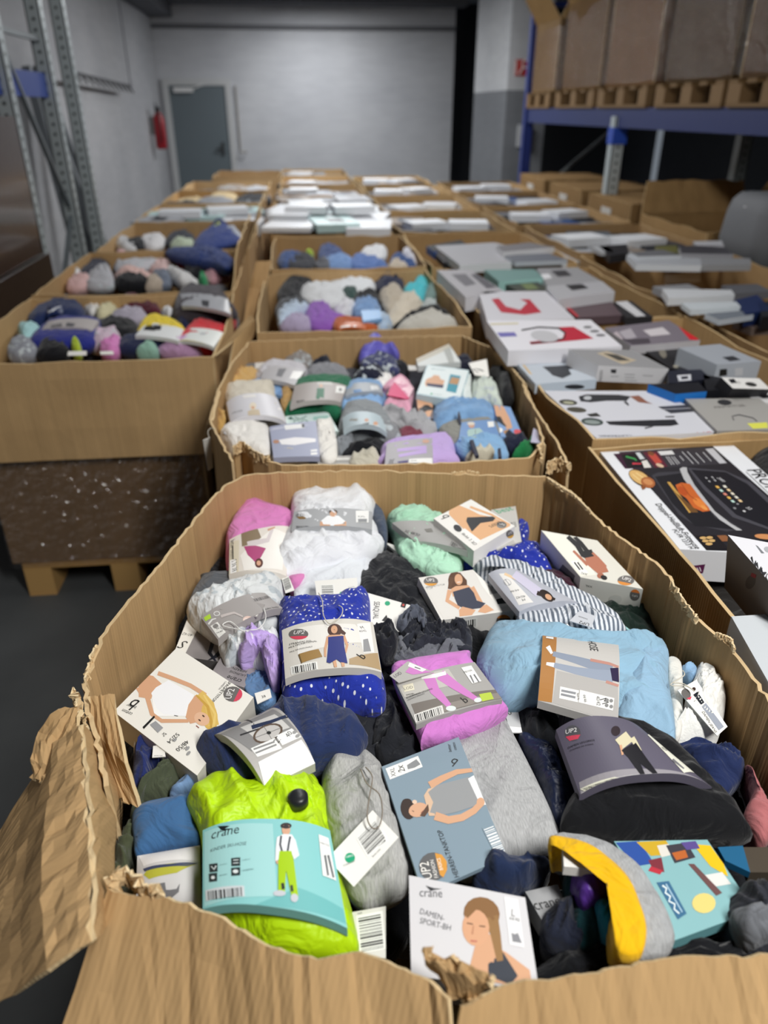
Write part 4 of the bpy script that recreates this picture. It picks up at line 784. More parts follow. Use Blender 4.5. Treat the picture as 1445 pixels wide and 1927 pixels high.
# grey tank top
f4()
garment('large folded heather grey tank top','610,760 720,685 945,595 985,620 1290,1260 1180,1380 1000,1430 700,1500 560,1200',.84,.022,'b4b5b6','heather',wr=.006,wf=5,K=14,cat='tank top',p=5)
carton('blue-grey card sleeve of mens tank tops, bearded man in a tank top sideways','245,888 700,712 985,1420 490,1640',.872,.006,'8296a4',[
 ('p','f0efec','268,900 460,825 488,890 295,965'),('t','222','XXL',330,945,318,895),('t','222','2x',385,915,370,878),('p','8a8c8e','395,880 450,845 475,875 440,895 400,905'),('s','555',2,2,'345,880 360,925'),
 ('t','222','b',700,850,672,835),('t','222','better',660,800,650,755),('t','222','cotton',690,790,678,745),
 ('s',SK,46,24,'530,1000 600,960 690,920 790,905'),('p','d8b89c','495,1060 520,1020 560,1010 560,1180 525,1180'),('p','96989a','520,1040 570,1000 760,950 830,1110 680,1160 600,1175 530,1160 550,1100'),('p','ececec','755,960 790,940 872,1110 830,1120'),('s',SK,50,36,'560,1180 640,1205 720,1190 790,1150 835,1105'),('e',SK,830,1100,24,28,0),
 ('e','33241e',400,1140,42,62,-12),('e','d8a888',462,1145,58,42,-15),('p','5a4032','470,1180 520,1110 525,1150 500,1185'),('e','33241e',395,1100,30,22,0),('e','e8c8b0',440,1098,14,12,0),('s','4a3028',4,4,'425,1150 437,1156'),('s','8a4f44',5,5,'478,1165 492,1150'),
 ('t','222','HERREN-TANKTOP',705,1540,600,1262),('e','5f5f60',550,1480,84,84,0),('p','d8983c','560,1400 600,1410 630,1450 632,1500 610,1545 590,1530 575,1470'),('t','f3f0ea','UP2',545,1550,520,1450),('t','f3f0ea','FASHION',580,1545,552,1440),('t','f3f0ea','BASICS',608,1500,590,1430),
 ('b',848,1262,930,1430,905,1240,'8296a4','f0f0f0'),('t','3a3f45','UP2',352,1242,330,1165)],name='card_sleeve',cat='card sleeve')
garment('pale grey heather drawstring trousers rolled left of the tank top','40,800 100,820 150,795 220,850 250,900 300,1080 340,1200 430,1500 380,1620 200,1700 120,1690 30,1600 -60,1400 -110,960 -30,830',.84,.04,'b6b6b4','heather',wr=.010,wf=10,K=24,cat='trousers')
hangtag('white barcode hang tag with green seal on the grey trousers','192,1145 345,1305 80,1598 -75,1430',(.892,.89,.885),[('b',160,1405,110,1300,270,1330),('b',165,1410,105,1310,265,1310),('e','1fa678',58,1428,30,30,0),('t','fff','OEKO',35,1430,80,1418),('t','999','STANDARD',20,1480,90,1450),('t','999','best.com',195,1425,240,1380)],'120,900 160,990 230,1050 250,1150 230,1240 190,1250 160,1190 170,1080 190,950 150,890',sz=.90,scol='8a8074')
garment('navy cloth bunched under the card sleeve edge','780,1560 850,1450 960,1425 1080,1440 1180,1420 1240,1460 1180,1540 1080,1610 940,1640 860,1620',.85,.03,'1c2a4a',wr=.012,wf=14)
# ski pants and neighbours
f6()
garment('smooth blue cloth left of the yellow ski pants','125,250 200,205 320,180 420,185 440,400 300,410 150,450 128,380',.845,.025,'3d6796',wr=.003,wf=6)
carton('white pack with snowboarding print left of the yellow ski pants','145,450 440,400 445,700 140,640',.852,.03,'c9c8c8',[('p','e2e0e0','150,450 436,404 436,480 175,500'),('p','b3b23e','175,540 200,505 420,490 330,530 200,560'),('p','3c4460','172,512 300,488 430,486 380,500 180,525'),('p','6f6f72','250,580 275,575 280,610 300,610 330,605 345,580 340,620 305,650 275,640')],name='clothing_pack',cat='clothing pack',dome=.012)
pack('neon yellow childrens ski pants in a turquoise picture sleeve','372,235 430,150 480,110 560,105 680,145 850,105 990,110 1040,300 1090,500 1165,760 1170,890 1000,920 700,900 500,730 455,600 440,380',.845,.06,'b8e010','440,345 480,290 1110,450 1130,770'if 0 else '452,330 1048,330 1130,790 452,700','8ecfcf',[
 ('p','a9dcdc','460,340 780,300 800,640 460,690'),('p','74bcbc','900,600 1110,700 1125,770 700,690'),('p','1d2224','522,312 580,310 556,324 600,322 552,334 538,330'),('t','1d2224','crane',490,375,620,345),('t','2a3a3c','KINDER SKI-HOSE',487,435,655,400),
 ('p','2f3a3c','482,490 522,485 522,525 484,530'),('p','2f3a3c','585,462 628,458 628,498 586,500'),('p','2f3a3c','480,535 520,530 520,570 482,575'),('p','2f3a3c','585,508 628,504 628,542 586,546'),('s','dfe9e9',5,7,'492,500 505,515 515,498'),('e','e6eeee',606,524,13,9,0),('e','e6eeee',500,553,9,8,0),('s','dfe9e9',4,4,'595,472 620,470'),('s','dfe9e9',4,4,'595,486 620,484'),
 ('t','4b6b6d','ATMUNGSAKTIV',528,498,566,490),('t','4b6b6d','WASSERDICHT',636,475,675,468),('t','4b6b6d','VERSTELLBAR',528,548,566,540),('t','4b6b6d','SCHNEEFANG',636,525,690,516),
 ('b',478,660,640,640,475,618,'d6dde0'),
 ('e','d8a98c',843,330,20,27,0),('e','332b2e',843,311,26,14,0),('p','eceff2','800,365 830,350 870,352 888,380 905,450 880,470 870,440 815,440 808,470 792,480 794,420'),('s','3b3f48',9,9,'820,358 815,400 825,435'),('s','3b3f48',9,9,'862,362 855,400 850,432'),('p','a9d010','812,430 868,430 880,480 900,640 868,640 843,520 838,620 806,615 806,480'),('s','2b2e33',14,16,'826,580 830,610'),('s','2b2e33',12,12,'868,590 872,620'),('e','c9ccd3',812,628,30,14,0),('e','c9ccd3',882,650,18,20,0),('s','d8a98c',9,9,'800,475 802,490'),
 ('p','f1f2f0','995,352 1042,370 1078,570 1015,545'),('t','333','146/152',1003,395,1045,410),('s','6d7073',10,9,'1025,450 1040,545'),('s','6d7073',10,9,'1040,450 1065,555')],dome=.02,wr=.008,wf=12,rel=.85,pat='satin',
 extra=[('500,710 640,680 800,672 950,690 1090,740 1165,810 1172,895 1000,930 760,900 600,800',.862,.035,'b8e010',dict(wr=.003,wf=6,pat='satin')),('420,170 480,110 600,108 680,145 850,105 1000,115 1030,235 1000,300 700,250 450,300',.875,.022,'b9e212',dict(wr=.010,wf=13,pat='satin'))])
mb=MB(); c=atz(*fp(898,172),.915); mb.tube([c-V((0,0,.012)),c,c+V((0,0,.003))],[.0125,.0125,.009],'222326',20)
tag(mb.build('snap_button',mat('dark_plastic',rough=.35),smooth=True),'round black snap button on the waist of the yellow ski pants','button')
garment('khaki green sleeve along the left wall by the ski pants','20,560 60,400 130,300 170,380 140,470 90,560 130,590 50,600',.82,.03,'474d38',wr=.01)
garment('teal green cloth edge right of the ski pants','1075,560 1120,600 1150,750 1140,800 1100,700',.82,.012,'3a5a60',wr=.004)
hangtag('barcode tag standing beside the sports bra box','1145,715 1310,685 1310,930 1170,905',.85,[('b',1195,900,1180,740,1300,880),('t','777','best',1180,725,1200,720)],col='dedcd6')
# sports bra box
f7()
carton('grey sports bra box with a blonde woman in profile, front centre','232,300 625,375 672,690 240,640',(.905,.905,.885),.07,'d6d5d8',[
 ('p','3c3d40','288,335 318,344 345,346 318,350 306,354'),('t','55565a','crane',268,372,345,375),('t','55565a','DAMEN-',268,430,350,455),('t','55565a','SPORT-BH',268,462,372,488),
 ('p',SK,'455,540 500,530 560,560 640,620 650,680 420,650 440,600'),('p','3a3f49','500,600 550,560 600,640 575,670 500,640'),('s',SK,50,58,'505,500 490,590'),('e','8a6540',478,430,62,56,20),('s','98744a',46,22,'510,440 525,500 540,590'),('e','d9a683',458,478,46,62,-4),('s','8a6540',16,12,'425,440 470,400 520,450'),('s','5a4030',4,4,'428,462 448,466'),('s','5a4030',4,4,'470,472 490,474'),('s','b8655c',5,5,'440,522 462,524'),('s','c08a6a',4,7,'450,470 446,500'),
 ('p','ececee','553,372 600,382 622,545 572,535'),('t','444','L',578,438,590,440),('t','444','44/46',570,452,606,458),('p','8a8b90','578,495 590,500 600,495 614,530 582,525')],side='8f9092',name='clothing_carton',cat='clothing box')
carton('grey end box with crane lettering behind the sports bra box','625,355 735,330 760,395 680,450',.85,.03,'9fa0a2',[('t','222','crane',640,430,745,395)],name='clothing_carton',cat='clothing box')
# yellow trimmed childrens tee
garment('navy cloth under the sports bra box corner','690,430 790,380 830,480 800,560 690,520',.85,.02,'1d2233',wr=.008)
garment('dark teal cloth under the yellow-trimmed top','755,300 800,290 860,400 900,500 840,545 790,520 770,420',.855,.02,'123a40',wr=.006)
pack('grey childrens top with yellow trim and folded neckline, front right','708,175 760,162 890,190 1000,270 1090,400 1130,520 1060,580 960,590 920,520 990,460 960,380 880,260 800,225 720,205',.89,.02,'a9abad','752,195 845,215 856,280 756,270','eceae6',[],dome=0,rel=1.3,wr=.005,pat='heather',
 extra=[('705,175 730,165 830,190 905,240 975,310 1015,400 1035,480 1020,560 965,572 925,530 925,400 975,450 975,520 990,440 965,350 900,270 830,215 740,195 712,200',.917,.008,'e8b50e',dict(wr=.001,p=6,n=5))])
garment('purple satin fold on the yellow-trimmed top','785,300 850,285 900,350 870,390 820,395 795,350',.885,.02,'5a3596','satin',wr=.004)
garment('turquoise camouflage cloth fold under the yellow-trimmed top','860,390 905,385 930,440 915,505 880,460',.882,.012,'1f7f98',wr=.004)
carton('pale turquoise childrens pack with colourful action figures print','930,185 1235,180 1380,300 1140,520'if 0 else '925,185 1240,180 1400,420 1130,520',(.885,.88,.875),.02,'86b4b8',[
 ('p','2b4f9c','930,190 1010,185 1060,260 1000,270'),('p','c9a52a','1000,188 1100,183 1130,230 1050,235'),('p','7c2f3a','1040,250 1085,240 1095,290 1060,285'),('p','d8d4cc','1070,200 1110,195 1125,230 1085,240'),('p','3d3a42','1100,200 1170,190 1200,240 1130,260'),('p','b8632e','1120,225 1165,215 1175,240 1135,250'),('p','e4bc1c','1190,195 1250,200 1320,260 1310,305 1250,270'),('p','5a4a8c','1150,190 1200,185 1215,210 1170,215'),('p','b83240','1050,270 1090,285 1080,298 1040,285'),('p','dcdcd8','1230,300 1290,290 1320,330 1260,340'),('p','6b4a4a','1175,262 1195,262 1290,360 1270,370'),
 ('p','3c6a8c','1068,325 1110,320 1170,430 1140,450'),('s','dfe9ea',6,5,'1088,335 1102,345 1098,360 1115,372 1110,388 1130,398 1128,415 1145,430'),('s','a9c6d8',4,4,'1100,330 1155,425'),('e','e0cc7a',1228,395,40,34,0)],name='clothing_pack',cat='clothing pack',side='6fa9b0')
carton('blue card edge behind the action figures pack','1275,205 1360,200 1385,290 1300,250',.87,.01,'1f5f86')
carton('dark picture pack with faded lettering at the right edge','1360,205 1460,205 1470,290 1385,290',.865,.02,'4a4238')
garment('grey and black trainer-like cloth at the bottom right edge','1290,420 1330,370 1400,350 1500,360 1500,560 1380,560 1310,500',.86,.04,'2c2e36',wr=.01)
garment('lighter grey patch of cloth on the bottom right bundle','1320,430 1380,410 1460,420 1480,500 1380,510',.885,.02,'6d7076',wr=.006)
garment('brown-black cloth under the sports top at the front rim','680,600 900,540 1150,540 1500,560 1500,660 1100,640 700,680',.83,.03,'0d0f14',wr=.01,K=10)
# ================= second centre box
KD=12
def gm(z,h=.03,wr=.009,**k):
    kk=dict(wr=wr,n=4,group=None); kk.update(k)
    return lambda lab,o,col,pat='plain',**e: garment(lab,o,e.pop('z',z),e.pop('h',h),col,pat,**{**kk,**e})
F()
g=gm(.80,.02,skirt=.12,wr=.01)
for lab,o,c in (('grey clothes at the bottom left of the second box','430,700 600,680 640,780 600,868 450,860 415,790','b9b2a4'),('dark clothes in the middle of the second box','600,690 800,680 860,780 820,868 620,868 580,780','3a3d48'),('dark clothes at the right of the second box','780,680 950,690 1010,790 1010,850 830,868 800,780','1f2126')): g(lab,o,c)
F(380,640,4.014)
g=gm(.855,.03)
g('tan garment at the back left corner of the second box','175,250 400,235 430,270 350,350 190,370','c9a263')
g('tan garment strip between blue and green packs of the second box','600,350 700,345 650,530 600,510','b8935a',h=.02)
g('tan bundle at the left wall of the second box','100,590 140,560 200,580 190,660 120,680','c4a05f')
g('grey patterned cloth at the back wall of the second box','620,150 740,120 830,130 820,200 680,200','8b8684','print')
g('navy cloth triangle at the back of the second box','810,210 950,150 985,200 960,220 830,240','1c1f2c')
g('grey knit behind the green pack of the second box','780,250 960,200 1080,230 1100,270 900,290 790,290','8f9096','heather')
carton('long white box with grey end at the back wall of the second box','280,180 620,155 640,185 290,225',.872,.03,'d9d7d4',[('p','6e6f72','280,180 400,170 405,220 290,225')],side='bdbab6')
pack('lavender grey garment in a grey sleeve at the back left','400,270 490,180 640,180 790,215 770,300 690,350 560,280 440,290',.86,.03,'c8c6cc','480,190 780,225 700,340 440,290','b3b1b4',[('p','f1f0ee','690,235 770,240 740,300 660,290'),('p','6b6b70','580,215 640,215 600,280 560,270')],n=4,dome=.004,rel=.9)
carton('light blue pack with white barcode label, left in the second box','345,310 590,245 605,420 345,355',.872,.012,'7fa3d0',[('p','f0f0ee','470,280 572,258 575,310 470,335'),('b',480,320,560,300,478,290),('p','dfe6ef','400,325 440,318 440,338 400,342'),('p','5f86b8','560,400 605,380 600,420 570,420')],name='clothing_pack',cat='clothing pack')
pack('cream hooded jacket in a pale sleeve with a child in a beige coat','165,410 230,370 500,345 550,360 560,440 640,620 560,655 300,650 200,620 180,520',.868,.045,'d5cdbd','185,470 570,440 640,625 215,625','d9d8de',[('p','ece9e6','300,420 400,410 410,430 320,440'),('e','e7dcc8',385,500,26,30,0),('e',SK,385,510,12,11,0),('p','cfbfa5','345,540 380,525 430,525 445,580 400,590 350,575'),('p','26272c','398,585 445,578 450,620 430,622 425,595 418,622 402,622'),('t','666','JACKE',225,560,300,540),('e','f0eef0',590,520,20,12,0),('p','e0d9b4','450,650 635,620 620,640 500,655')],n=4,rel=.7)
pack('dark green garment in a grey sleeve with a green dress picture','620,555 680,480 700,350 760,310 1000,285 1130,300 1120,370 1060,440 1050,560 950,560 860,535 700,560',.868,.035,'1f6b4a','700,345 1090,345 1050,470 665,500','b0a9a6',[('p','c9c6c2','880,280 990,280 990,340 870,340'),('e','d9b69a',900,345,12,12,0),('p','1f6b4a','870,365 925,365 920,440 895,430 880,450 860,440'),('p','efefec','1015,345 1085,352 1070,405 1008,398'),('e','8a8a8a',1045,375,12,12,0),('b',715,490,770,480,712,460,'b0a9a6')],n=4,rel=.85)
carton('pale mint pack with handwritten style lettering under the green pack','635,560 950,540 1040,600 1030,700 880,640 630,640'if 0 else '630,575 950,540 1035,690 640,650',.872,.015,'cfe0de',[('s','3d6f66',8,6,'650,590 680,600 670,580 700,605 700,580 740,600 790,575'),('s','3d6f66',6,6,'690,620 720,600 740,625 770,600 810,620'),('p','9cc6bd','840,580 950,570 970,600 840,605')],name='clothing_pack',cat='clothing pack')
pack('white jersey with a blue-grey sleeve showing a white dress sideways','135,720 270,640 500,660 530,900 350,890 240,870 170,800',.872,.035,'ebe8e3','510,655 860,610 890,880 540,890','a3a8c0',[('p','c2c4d4','515,685 800,645 810,640 540,665'),('e','b98a70',560,768,24,14,0),('p','f2f0f2','580,755 700,735 860,745 860,770 700,795 600,790'),('p','eeeeee','620,645 770,632 775,665 630,680'),('p','222','752,635 772,634 774,660 756,662'),('p','f2f2f2','820,830 870,825 872,840 822,845'),('p','f2f2f2','820,852 870,848 874,866 824,870')],n=4,dome=.002,rel=.9,extra=[('860,612 940,605 990,620 1020,870 890,880',.885,.018,'efece6')])
hangtag('silver grey triangular foil tag at the left wall of the second box','170,640 215,620 275,755 165,705',.90,col='b5b8bf')
g('ribbed cream cuffs at the front left rim of the second box','530,880 650,870 800,890 810,935 560,930','d5cfc2',z=.872)
g('white folded cloth under the left corner of the second box','160,760 230,740 250,880 200,840','dddad5',z=.86)
hangtag('white barcode label hanging outside the left corner of the second box','5,755 65,730 80,960 45,985',(.90,.90,.78),[('b',25,840,50,835,22,775)],'55,740 45,690 70,665 100,675',sz=.93)
g('beige shoe-like felt bundle at the front rim of the second box','1140,880 1300,845 1340,880 1340,940 1130,940','c9c4b4',z=.878,h=.02)
carton('grey striped ribbon pack at the front rim of the second box','820,885 1140,870 1145,940 810,940',.876,.01,'a9a6a2',[('s','dcdad4',12,12,'830,905 1135,895'),('s','77756f',6,6,'840,920 1130,918')],name='clothing_pack',cat='clothing pack')
g('slate grey cloth in the front middle of the second box','1010,770 1150,750 1130,850 1030,870','84898f',z=.865)
g('black cloth wedge in the front middle of the second box','1060,860 1150,790 1290,755 1380,770 1350,850 1200,850','15171c',z=.872,h=.018)
pack('grey ribbed childrens set in a pale blue sleeve with two children','1030,680 1060,560 1120,520 1350,525 1390,600 1440,650 1400,720 1200,740 1090,720',.87,.045,'8f9498','1060,590 1380,600 1395,700 1070,690','bccbd2',[('e','c99a80',1243,605,16,13,0),('p','1f2126','1205,635 1265,625 1260,665 1215,660'),('p','55585c','1205,665 1255,665 1250,715 1205,710'),('e','d9a98c',1312,630,18,14,0),('p','e8e8e8','1285,655 1340,650 1335,680 1290,680'),('p','44464a','1285,680 1350,680 1370,715 1280,715'),('t','8a6a3a','kids',1110,612,1165,612)],n=4,rel=.7)
g('light blue satin folded garment right of the green pack','1040,470 1090,425 1370,405 1400,460 1340,510 1080,530','8db4e0')
pack('steel blue garment in a grey sleeve behind the light blue satin one','1060,430 1130,330 1340,330 1370,400 1250,425',.862,.025,'88a9cf','1100,345 1340,340 1370,400 1080,425','a3a9b0',[('p','dcdee0','1270,345 1325,345 1340,375 1280,378'),('p','4c7fb5','1140,380 1200,370 1210,400 1150,405')],n=4)
F(700,640,3.803)
g('violet satin sun hat heap at the back wall of the second box','-100,130 -40,30 0,-10 60,10 80,60 180,75 190,120 100,110 -30,150','6661bd',z=.87,h=.05,pat='satin')
g('navy and grey printed bundle below the violet hat','-80,150 30,110 130,110 190,160 190,230 100,220 -60,200','3a3f66','print',z=.872)
g('mint cloth edge below the violet hat','20,180 120,170 160,190 120,230 50,240','a9cfcb')
g('black floral round bundle in the middle back','-130,255 -60,230 40,220 90,240 70,280 -20,290 -100,285','1b1e33','print',z=.88)
g('black cloth behind the pink pack of the second box','130,200 180,170 260,210 260,250 180,260','1a1b22')
g('white paper crumple by the pink pack','-20,320 60,250 130,240 140,290 60,340','eeecea',z=.872,h=.012)
carton('white box with grey flap leaning on the back wall of the second box','315,135 550,25 635,155 330,185',.905,.02,'d6dad9',[('p','c2bcae','315,135 555,25 565,55 325,165'),('p','a9aca9','510,70 560,50 590,160 550,165')])
hangtag('grey strip box edge under the white box at the back','255,180 380,185 380,215 262,215',.885,col='c6c4c0')
g('black jacket cloth at the right wall of the second box','840,220 910,210 950,300 1000,340 1010,440 930,450 900,320','191a1e',h=.05)
g('black cloth behind the letter label of the second box','560,170 660,120 720,160 720,210 600,200','1c1f30',z=.87)
hangtag('white card tag with a large black letter n','690,165 820,135 838,262 735,250',.905,[('t','1b1c22','n',755,232,805,222,)])
carton('pale turquoise bandeau top box with two pictures','395,175 695,215 625,440 318,385',(.905,.905,.90),.025,'bcd5dd',[('p','dfe9ea','400,180 690,220 625,430 325,380'),('t','2f7f8a','Bandeau',425,208,520,218),('s',SK,20,20,'385,300 395,330'),('p',SK,'400,275 430,265 440,250 480,255 490,280 520,290 510,320 380,320 385,285'),('p','24224a','390,308 515,322 505,345 395,330'),('p','2f8fa5','560,245 635,258 600,380 530,365'),('p','b98a5a','570,265 628,275 612,320 550,310'),('t','2f6f7a','2 STUECK',420,388,500,395),('e','1fa678',425,385,8,6,0)],name='clothing_carton',cat='clothing box')
pack('pink garment with a magenta triangle card and gingham lower part','70,350 200,260 290,340 300,390 280,480 290,560 180,520 80,490 130,410',.872,.025,'e6a8c0','150,300 215,255 300,345 262,420','f0c6d2',[('p','d61f6a','160,302 268,415 262,420 130,400 110,390')],pat='plain',n=4,dome=.003,rel=.9)
hangtag('magenta triangular flap on the pink garment','100,392 162,300 268,415 240,420',.902,[('p','3f7f3a','98,388 112,360 120,370 110,392')],col='d42069')
g('grey clothes heap with straps, middle of the second box','-10,520 80,500 230,540 320,580 440,590 470,640 390,690 200,640 60,580','a9a9ad',z=.868,wr=.014)
g('wine red cloth in the middle of the second box','190,640 260,635 400,690 400,705 220,715','7c3d4c',z=.868,h=.015)
g('black and white patterned cloth at left middle','-10,650 90,610 200,670 200,710 100,730 20,700','8a8c90','print',z=.872)
carton('pack with black briefs worn on hips, standing in the second box','310,400 430,390 440,560 340,570',(.885,.885,.87),.02,'6c5f60',[('p',SK,'320,400 420,395 445,490 410,560 350,545 325,480'),('p','18181c','330,490 350,485 375,465 400,465 445,485 440,500 395,505 380,515 340,500'),('s','7fa4d0',20,10,'345,550 420,560')],name='clothing_pack',cat='clothing pack')
g('light blue polo shirt with open collar in the second box','440,590 450,470 520,450 640,440 760,440 860,470 880,580 640,600 500,640','82a9d2','denim',z=.872,wr=.008)
g('dark button placket of the light blue polo shirt','612,540 622,520 640,580 620,590','4a4d5a',z=.905,h=.004,K=4)
g('white and mint printed garment at the right of the second box','715,370 740,270 870,300 910,400 930,470 830,450 730,430','ccd6cc','print',z=.872,wr=.012)
g('pale cloth lump between the bandeau box and the printed garment','620,400 660,300 710,280 705,370 710,420 640,440','dfe6e4',z=.868)
carton('blue pack with legs in black briefs at the right of the second box','870,460 990,480 1085,700 920,690',.888,.015,'7ea0cf',[('p',SK,'870,465 905,470 930,540 920,590 880,560'),('p',SK,'915,470 940,475 985,560 1005,630 965,640 925,570'),('p','1b1b20','885,545 920,548 940,590 965,620 945,615 890,580'),('e','efefef',910,645,26,18,0),('p','b98a5a','940,650 975,640 965,672 945,670'),('e','d2525a',1045,660,32,20,20)],name='clothing_pack',cat='clothing pack')
pack('blue garment card showing a child in a printed coat','490,620 640,600 870,580 920,700 640,760 500,700',.878,.02,'8c8c86','640,590 870,570 920,705 620,715','6f93c4',[('e','c99a80',712,612,22,18,0),('e','d9cfc0',708,598,28,12,0),('p','a8c4c0','690,640 770,630 800,660 795,700 690,700 680,660'),('s','3a3a40',3,3,'738,640 742,700'),('p','efefec','825,585 870,582 875,620 832,625')],n=4,dome=.002,rel=1.1)
pack('lilac trousers in a grey sleeve at the front rim of the second box','65,830 100,740 440,690 560,685 600,820 590,880 70,890',.88,.025,'c3a9e0','105,740 432,700 438,885 90,890','aaa7ac',[('s','bda3da',22,30,'180,790 390,770'),('s','bda3da',22,30,'190,830 390,795'),('p','f1f0ee','265,852 430,845 432,885 265,885'),('s','333',3,3,'275,865 320,862'),('p','3a2a6a','180,870 260,860 255,885 190,885'),('t','333','XXL',150,885,160,850),('e','c9a08c',385,725,26,14,0)],n=4,dome=.003,rel=1.0)
g('light blue folded garment with two navy stripes at the front','590,760 640,720 900,705 970,790 960,835 800,840 680,840','86afd6',z=.882)
for i,o in enumerate(('698,715 725,712 765,825 742,828','900,775 920,772 928,835 905,838')): carton(['left','right'][i]+' navy stripe band on the light blue folded garment',o,.917,.008,'23263a',name='ribbon',cat='ribbon')
g('cream knitted cloth at the front right of the second box','680,840 860,815 870,850 690,870','c9c4b2',z=.878)
g('navy cloth at the right front corner of the second box','915,700 1060,710 1130,760 970,790','1b2036',z=.868)
g('green cloth in the right front corner of the second box','1000,835 1090,780 1160,740 1160,790 1100,825','1f7a45',z=.868)
hangtag('pale lavender card standing in the right front corner','1155,630 1215,660 1215,740 1135,730',.90,[('p','f5f5f5','1210,658 1225,660 1222,720 1212,720')],col='b9b7cc')
# ================= upper left box
F(0,520,3.01); ZL=.875; g=gm(ZL,.035)
gm(.82,.02)('dark mixed clothes filling the upper left box','60,400 120,250 500,150 1300,200 1250,380 1150,420 300,450','2a2c33',skirt=.1)
pack('navy sports shirt with a white curved tick mark','165,240 330,150 420,140 480,190 470,250 330,265 180,290',ZL,.05,'1b2a56','262,185 360,170 352,215 265,222','1b2a56',[('p','e9ebf0','268,195 285,196 355,172 300,205 275,216')],n=4,rel=.9)
pack('navy garment in a pale sleeve at the left of the upper box','165,370 245,290 330,250 560,250 570,310 510,390 220,400',ZL+.01,.035,'232b82','260,260 560,250 520,305 235,305','b9b3b2',[('p','6a6668','290,275 350,265 345,295 280,300'),('p','55555a','380,262 430,270 410,285 370,282')],n=4)
for lab,o,c,*r in (('pale mint bundle at the left edge of the upper left box','100,290 150,280 240,300 200,340 130,370','a9d4d6'),('black and white garment at the front left of the upper left box','40,440 90,370 200,380 210,430 120,450','8c8f98','print'),('black cloth at the front of the upper left box','210,430 250,385 380,380 380,440 230,450','101116'),
 ('wine red knit at the back of the upper left box','665,180 690,120 780,120 880,150 910,210 820,200','5a1f2e'),('black cloth below the wine red knit','560,260 700,245 780,280 740,330 620,340 570,310','15161b'),('lilac grey garment in the middle back','620,245 700,195 810,200 830,240 740,260','a9a3b2'),('white paper label bundle in the back middle','470,180 550,150 580,180 520,210','e4e2e0'),('cream and yellow pack in the back middle','540,210 650,170 660,200 570,240','cfc8a4'),
 ('pink and white patterned garment in the middle','500,380 560,320 660,310 680,350 600,390','c9b3c4','print'),('pink cloth at the front middle','565,420 600,380 690,365 660,430','d583c0'),('navy garment at the front middle','665,410 700,360 830,340 990,350 1000,390 860,420','1d2647'),('pink and lilac cloth at the front right','890,415 1000,390 1100,380 1160,410 1050,430','c9a0c8'),('white cloth beside the black tracksuit','910,210 960,190 1000,230 960,245','d9d9dc'),('navy collar cloth behind the yellow pack','950,255 1040,225 1100,240 1060,290 1000,280','1d2444'),('red cloth at the right wall','1240,250 1330,235 1330,260 1260,280','c2202c'),('black garment leaning at the back right','985,130 1060,50 1110,60 1190,80 1280,60 1300,110 1330,210 1210,220 1020,170','35333a'),('mint scrap at the front right of the upper left box','770,425 850,400 900,420 840,430','8fb8a8')):
    g(lab,o,c,*(r or ()))
pack('charcoal tracksuit in a wide grey sleeve at the back right','980,200 1010,110 1080,80 1250,90 1320,180 1340,215 1200,240 1000,230',ZL+.03,.05,'3d3840','1020,100 1290,125 1310,215 1030,170','a3a5ab',[('p','2d2e34','1140,135 1185,138 1180,175 1145,165'),('p','dcdde0','1275,130 1295,135 1300,210 1270,195')],n=4,dome=.01)
pack('white pack with yellow stripe and black letters, right middle','770,330 830,240 900,235 1040,290 1030,360 850,350',ZL+.015,.03,'e3c91f','830,262 1040,300 1010,365 765,335','e6e9ea',[('p','1d1e22','830,275 860,270 880,310 810,305'),('p','1d1e22','870,275 915,280 910,305 870,305')],n=4,dome=.006)
pack('red garment in a white sleeve with yellow edge, front right','1010,370 1080,280 1150,250 1290,300 1260,350 1200,400 1050,390',ZL+.012,.03,'cf2430','1070,295 1270,320 1210,400 1015,365','e6eae8',[('p','e0c826','1012,360 1170,385 1165,400 1010,372'),('e','b9bcc0',1150,325,20,6,0)],n=4,dome=.008)
g('yellow-green small ball of cloth at the front rim','405,410 430,385 460,400 455,425 420,425','b3c93a',z=.885)
for lab,o in (('white label card at the front left rim of the upper left box','385,425 490,422 490,446 382,448'),('white label card at the front middle rim of the upper left box','565,425 640,422 645,442 570,442')): hangtag(lab,o,.905)
